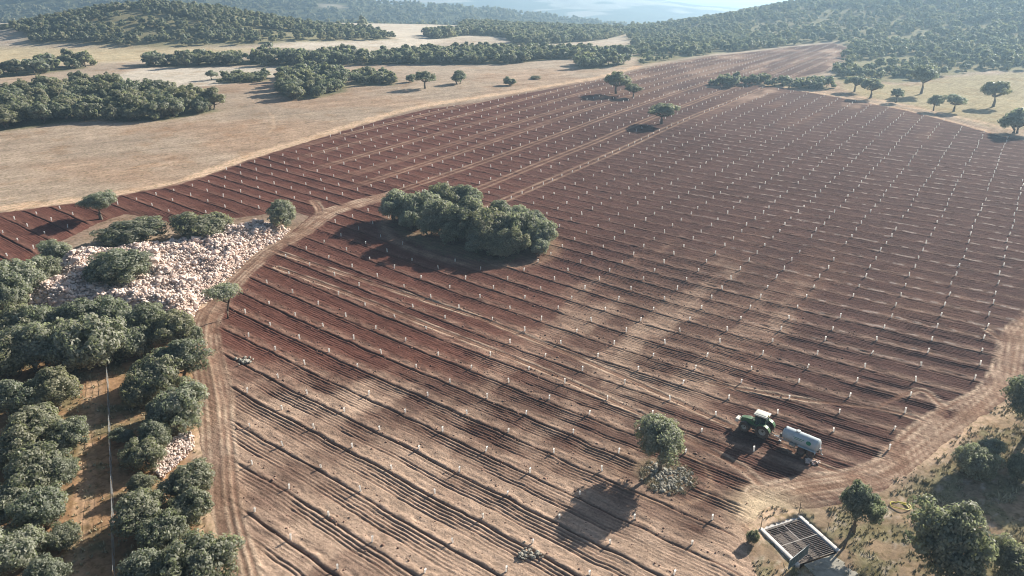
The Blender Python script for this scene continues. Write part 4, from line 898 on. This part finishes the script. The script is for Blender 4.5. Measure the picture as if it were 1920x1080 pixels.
mb = MB(); mb.lathe([(.12, -2.95), (.12, -2.66)], Matrix.Translation((0, 0, 1.25)) @ RY, 14); mb.lathe([(.18, -2.98), (.18, -2.92), (.02, -2.92)], Matrix.Translation((0, 0, 1.25)) @ RY, 14); mb.tube([(-2.9, 0, 1.2), (-3.0, 0, .75), (-3.25, 0, .6)], .09, 8); mb.obj('rear_valve', M['galv'], K)
mb = MB(); mb.box((2.85, 0, 1.15), (.45, .6, .5), bev=.04); mb.tube([(2.75, .2, 1.4), (2.7, .2, 2.3), (2.3, .15, 2.62)], .05, 8); mb.obj('pump', M['dark'], K)
for s in (-1, 1):
    mb = MB(); mb.box((-2.62, s * .7, .95), (.05, .26, .12), bev=.01); mb.obj('tail_light', plain('red_lens', (.5, .03, .02), .25, var=.05), K)

# ---------------------------------------------------------------- cattle grid
M['plate'] = plain('worn_plate', (.33, .30, .28), .7, .2, var=.25, scale=3)
M['kerb'] = plain('whitewashed_concrete', (.78, .73, .68), .85, var=.22, scale=1.5)
g1, g2, g3, g4 = [Vector((*p, 0)) for p in L['grid']]
cg = (g1 + g2 + g3 + g4) / 4; dl = ((g3 - g2) + (g4 - g1)).normalized(); ang_ = math.atan2(dl.y, dl.x); LN, WD = 5.3, 4.9
Gd = link('cattle_grid', None); Gd.location = (cg.x, cg.y, H1(cg.x, cg.y) - .06); Gd.rotation_euler = (0, 0, ang_)
tag(Gd, 'steel bar cattle grid set between two whitewashed concrete kerbs', 'cattle grid')
mb = MB(); mb.box((0, 0, -.75), (LN + .3, WD + .3, .1)); mb.box((-LN / 2 - .05, 0, -.4), (.1, WD, .7)); mb.box((LN / 2 + .05, 0, -.4), (.1, WD, .7)); mb.obj('pit', M['dark'], Gd)  # near-black floor and end walls put the pit's shade into the colour
for s in (-1, 1):
    mb = MB(); mb.box((-.1, s * (WD / 2 + .28), -.26), (LN + .7, .42, .8), bev=.07); mb.obj('kerb', M['kerb'], Gd, True)
mb = MB(); mb.box((-LN / 2 - .55, 0, -.28), (.8, WD + .9, .5), bev=.04); mb.obj('apron', M['concrete'], Gd)
bar = MB(); bar.tube([(0, -WD / 2, 0), (0, WD / 2, 0)], .034, 6); bm_ = bar.mesh('bar', M['steel'], True)
nb = 23
for k in range(nb):
    o = link('bar', bm_, Gd); o.location = (-LN / 2 + .12 + (LN - .24) * k / (nb - 1), 0, 0)
mb = MB(); mb.box((0, 0, .055), (.10, WD, .03)); mb.obj('cross_plate', M['plate'], Gd)
mb = MB(); mb.box((-LN / 4, 0, .058), (LN / 2 - .1, .09, .03)); mb.obj('middle_plate', M['plate'], Gd)
for q in (-.9, .9, -2.2, 2.2):
    mb = MB(); mb.box((0, q, -.16), (LN, .1, .2)); mb.obj('beam', M['steel'], Gd)
px_, py_ = cg.x + dl.x * 4.6, cg.y + dl.y * 4.6
S = link('concrete_slab', None); 
bpy.data.objects.remove(S)
mb = MB(); mb.box((0, 0, 0), (3.2, WD - .6, .3), bev=.04); o = mb.obj('concrete_slab', M['stone_grey']); o.location = (px_, py_, H1(px_, py_) - .08); o.rotation_euler = (0, 0, ang_)  # darker grey than the other concrete, standing in for the gate's shadow
tag(o, 'grey concrete slab in the shade at the lower end of the cattle grid', 'slab')

def stake(x, y, h, r, lab, name='post', mt='wood', lean=(0, 0)):
    mb = MB(); mb.tube([(0, 0, -.3), (lean[0] * .5 + .01, lean[1] * .5, h * .5), (lean[0], lean[1], h)], [r, r * .95, r * .8], 7); mb.tube([(lean[0] * .8, lean[1] * .8, h * .82), (lean[0] * .8, lean[1] * .8, h * .86)], r * 1.35, 7)
    o = mb.obj(name, M[mt]); o.location = (x, y, H1(x, y)); tag(o, lab, 'post'); return o
q = g1 - dl * .1; stake(q.x - .2, q.y + .1, 1.75, .05, 'thin braced post at the left corner of the cattle grid')
q = g2 - dl * .3; stake(q.x + .1, q.y + .2, 1.6, .045, 'thin post at the upper corner of the cattle grid')
q = g3 + dl * .1; stake(q.x + .5, q.y + .2, 2.5, .13, 'thick dark leaning trunk post at the right corner of the cattle grid', 'trunk_post', 'bark', (.9, .75))
q = g2.lerp(g3, .55); stake(q.x + .75, q.y + .25, 1.5, .035, 'thin stake beside the right kerb of the cattle grid')

# the opened gate beside the grid
ga, gb = Vector((*L['gate'], 0)), Vector((*L['gate2'], 0)); gd = (ga - gb); gl = 3.6; gang = math.atan2(gd.y, gd.x)
Gt = link('metal_gate', None); Gt.location = (gb.x, gb.y, H1(gb.x, gb.y) + .1); Gt.rotation_euler = (0, 0, gang); tag(Gt, 'grey green metal gate standing open at the lower corner of the cattle grid', 'gate')
mb = MB(); mb.tube([(0, 0, 0), (0, 0, 1.4)], .05, 8); mb.tube([(gl, 0, .15), (gl, 0, 1.35)], .035, 8); mb.tube([(0, 0, 1.35), (gl, 0, 1.35)], .03, 8); mb.tube([(0, 0, .15), (gl, 0, .15)], .03, 8); mb.obj('gate_frame', M['galv'], Gt)
sh_ = MB(); sh_.box((0, 0, .75), (.56, .012, 1.16)); shm = sh_.mesh('panel', plain('grey_green_sheet', (.20, .25, .24), .5, .3, var=.15))
for k in range(6):
    o = link('panel', shm, Gt); o.location = (.32 + .59 * k, 0, 0)
mb = MB()
for k in range(5): mb.tube([(.62 + .59 * k, .02, .15), (.62 + .59 * k, .02, 1.35)], .016, 6)
mb.obj('upright', M['galv'], Gt)

# ---------------------------------------------------------------- wire fence in the gully
fl_ = smooth_line(L['fence'], 8); F_ = link('wire_fence', None); F_.location = (fl_[0][0], fl_[0][1], H1(*fl_[0])); tag(F_, 'pale wire mesh fence running down the gully beside the tree row', 'fence')
o0 = Vector(F_.location); acc = 0; last = None; posts = []
for p in fl_:
    q = Vector((p[0], p[1], H1(*p)))
    if last is None or (q - last).length > 2.4: posts.append(q); last = q
pm = MB(); pm.tube([(0, 0, -.3), (0, 0, 1.5)], [.055, .045], 7); pm = pm.mesh('post', M['wood'], True)
for q in posts:
    o = link('post', pm, F_); o.location = q - o0
for h_, rr in ((1.42, .02), (1.0, .012), (.6, .012), (.2, .012)):
    mb = MB(); mb.tube([q - o0 + Vector((.0, 0, h_ - (.05 * (i % 2)))) for i, q in enumerate(posts)], rr, 5); mb.obj('wire', M['galv'], F_)
mb = MB()
for a, b_ in zip(posts[:-1], posts[1:]):
    for k in range(1, 12):
        q = a.lerp(b_, k / 12) - o0; mb.tube([q + Vector((0, 0, .1)), q + Vector((0, 0, 1.4))], .008, 3)
tag(mb.obj('mesh_wires', M['galv'], F_), kind='stuff')

# ---------------------------------------------------------------- yellow hose
hx_, hy_ = L['hose']; mb = MB(); pts = []
for k in range(46):
    t_ = k / 45; a = t_ * 2 * math.pi * 1.35; pts.append((1.05 * math.cos(a) * (1 - .12 * t_) + .5 * t_, .62 * math.sin(a) + .25 * t_, .10 + .06 * math.sin(a * 3) + .08 * t_))
mb.tube(pts, .055, 7); o = mb.obj('hose', M['hose'], None, True); o.location = (hx_, hy_, H1(hx_, hy_)); o.rotation_euler = (0, 0, -.35); tag(o, 'loop of yellow hose lying on the scrub near the big oak', 'hose')

# ---------------------------------------------------------------- dry tufts and litter of the scrubby ground
def tufts(name, label, px, py, s, rg, mt):
    V = []; F = []
    for i in range(len(px)):
        z_ = H1(px[i], py[i]); nbl = 9
        for k in range(nbl):
            a = rg.uniform(0, 6.28); l = s[i] * rg.uniform(.6, 1.2); dx, dy = math.cos(a), math.sin(a); w_ = .05 + .06 * s[i]; b0 = len(V)
            ox, oy = px[i] + rg.normal() * s[i] * .25, py[i] + rg.normal() * s[i] * .25
            V += [(ox - dy * w_, oy + dx * w_, z_ - .05), (ox + dy * w_, oy - dx * w_, z_ - .05), (ox + dx * l * .55, oy + dy * l * .55, z_ + l * .8)]; F.append((b0, b0 + 1, b0 + 2))
    return tag(link(name, np_mesh(name, np.array(V), np.array(F), (mt,))), label, 'grass', kind='stuff')
rg = np.random.default_rng(33)
px, py, _ = scatter(L['rightfloor'], .5, 34); k = (np.hypot(px, py) < 125) & (fbm(px / 2.5, py / 2.5, 111, 4) > .45) & (rg.uniform(size=len(px)) < .7) & (np.hypot(px - cg.x, py - cg.y) > 4.2); tufts('dry_grass', 'dry grass and low scrub on the ground at the lower right', px[k], py[k], rg.gamma(2., .11, k.sum()) + .06, rg, M['grass_tuft'])
px, py, _ = scatter(L['leftfloor'], .9, 35); k = (fbm(px / 2.5, py / 2.5, 111, 4) > .47) & (py > 45); tufts('gully_grass', 'dry grass under the thicket at the lower left', px[k], py[k], rg.uniform(.15, .45, k.sum()), rg, M['grass_tuft'])
M['green_tuft'] = plain('green_weeds', (.16, .17, .08), .9, var=.4, scale=2)
n = 420; a = rg.uniform(0, 6.283, n); ra = np.sqrt(rg.uniform(.35, 1.1, n)); px = -10 + 19 * ra * np.cos(a) * EA[0] + 12 * ra * np.sin(a) * EB[0]; py = 153 + 19 * ra * np.cos(a) * EA[1] + 12 * ra * np.sin(a) * EB[1]
tufts('island_weeds', 'weeds and low scrub around the foot of the oak island', px, py, rg.uniform(.3, .9, n), rg, M['green_tuft'])

n = 190; a = rg.uniform(0, 6.283, n); r = 3.4 * np.sqrt(rg.uniform(.05, 1, n)); rx, ry = L['ring']; k0 = rg.uniform(size=n) < .9
V = []; F = []
for i in range(n):
    px_, py_ = rx + .3 + r[i] * math.cos(a[i]), ry - .9 + r[i] * math.sin(a[i]); z_ = H1(px_, py_) + .33
    for k in range(10):
        b_ = rg.uniform(0, 6.28); l = rg.uniform(.15, .5); dx, dy = math.cos(b_), math.sin(b_); w_ = .06; b0 = len(V); ox, oy = px_ + rg.normal() * .12, py_ + rg.normal() * .12
        V += [(ox - dy * w_, oy + dx * w_, z_ - .08), (ox + dy * w_, oy - dx * w_, z_ - .08), (ox + dx * l * .6, oy + dy * l * .6, z_ + l * .8)]; F.append((b0, b0 + 1, b0 + 2))
tag(link('stone_bed_weeds', np_mesh('stone_bed_weeds', np.array(V), np.array(F), (M['grass_tuft'],))), 'dry weeds growing between the stones under the lone oak', 'weeds', kind='stuff')


# ---------------------------------------------------------------- air
hz_, hnt, hb = mat('haze_air'); hnt.nodes.remove(hb); pv = hnt.nodes.new('ShaderNodeVolumePrincipled')
pv.inputs['Color'].default_value = (.50, .75, 1, 1); pv.inputs['Density'].default_value = .0003; pv.inputs['Anisotropy'].default_value = .42
hnt.links.new(pv.outputs[0], hnt.nodes['Material Output'].inputs['Volume'])
mb = MB(); mb.box((0, 7900, 20), (34000, 16800, 280)); hz_o = mb.obj('haze', hz_); tag(hz_o, 'pale blue morning haze over the far land', 'haze', kind='stuff')
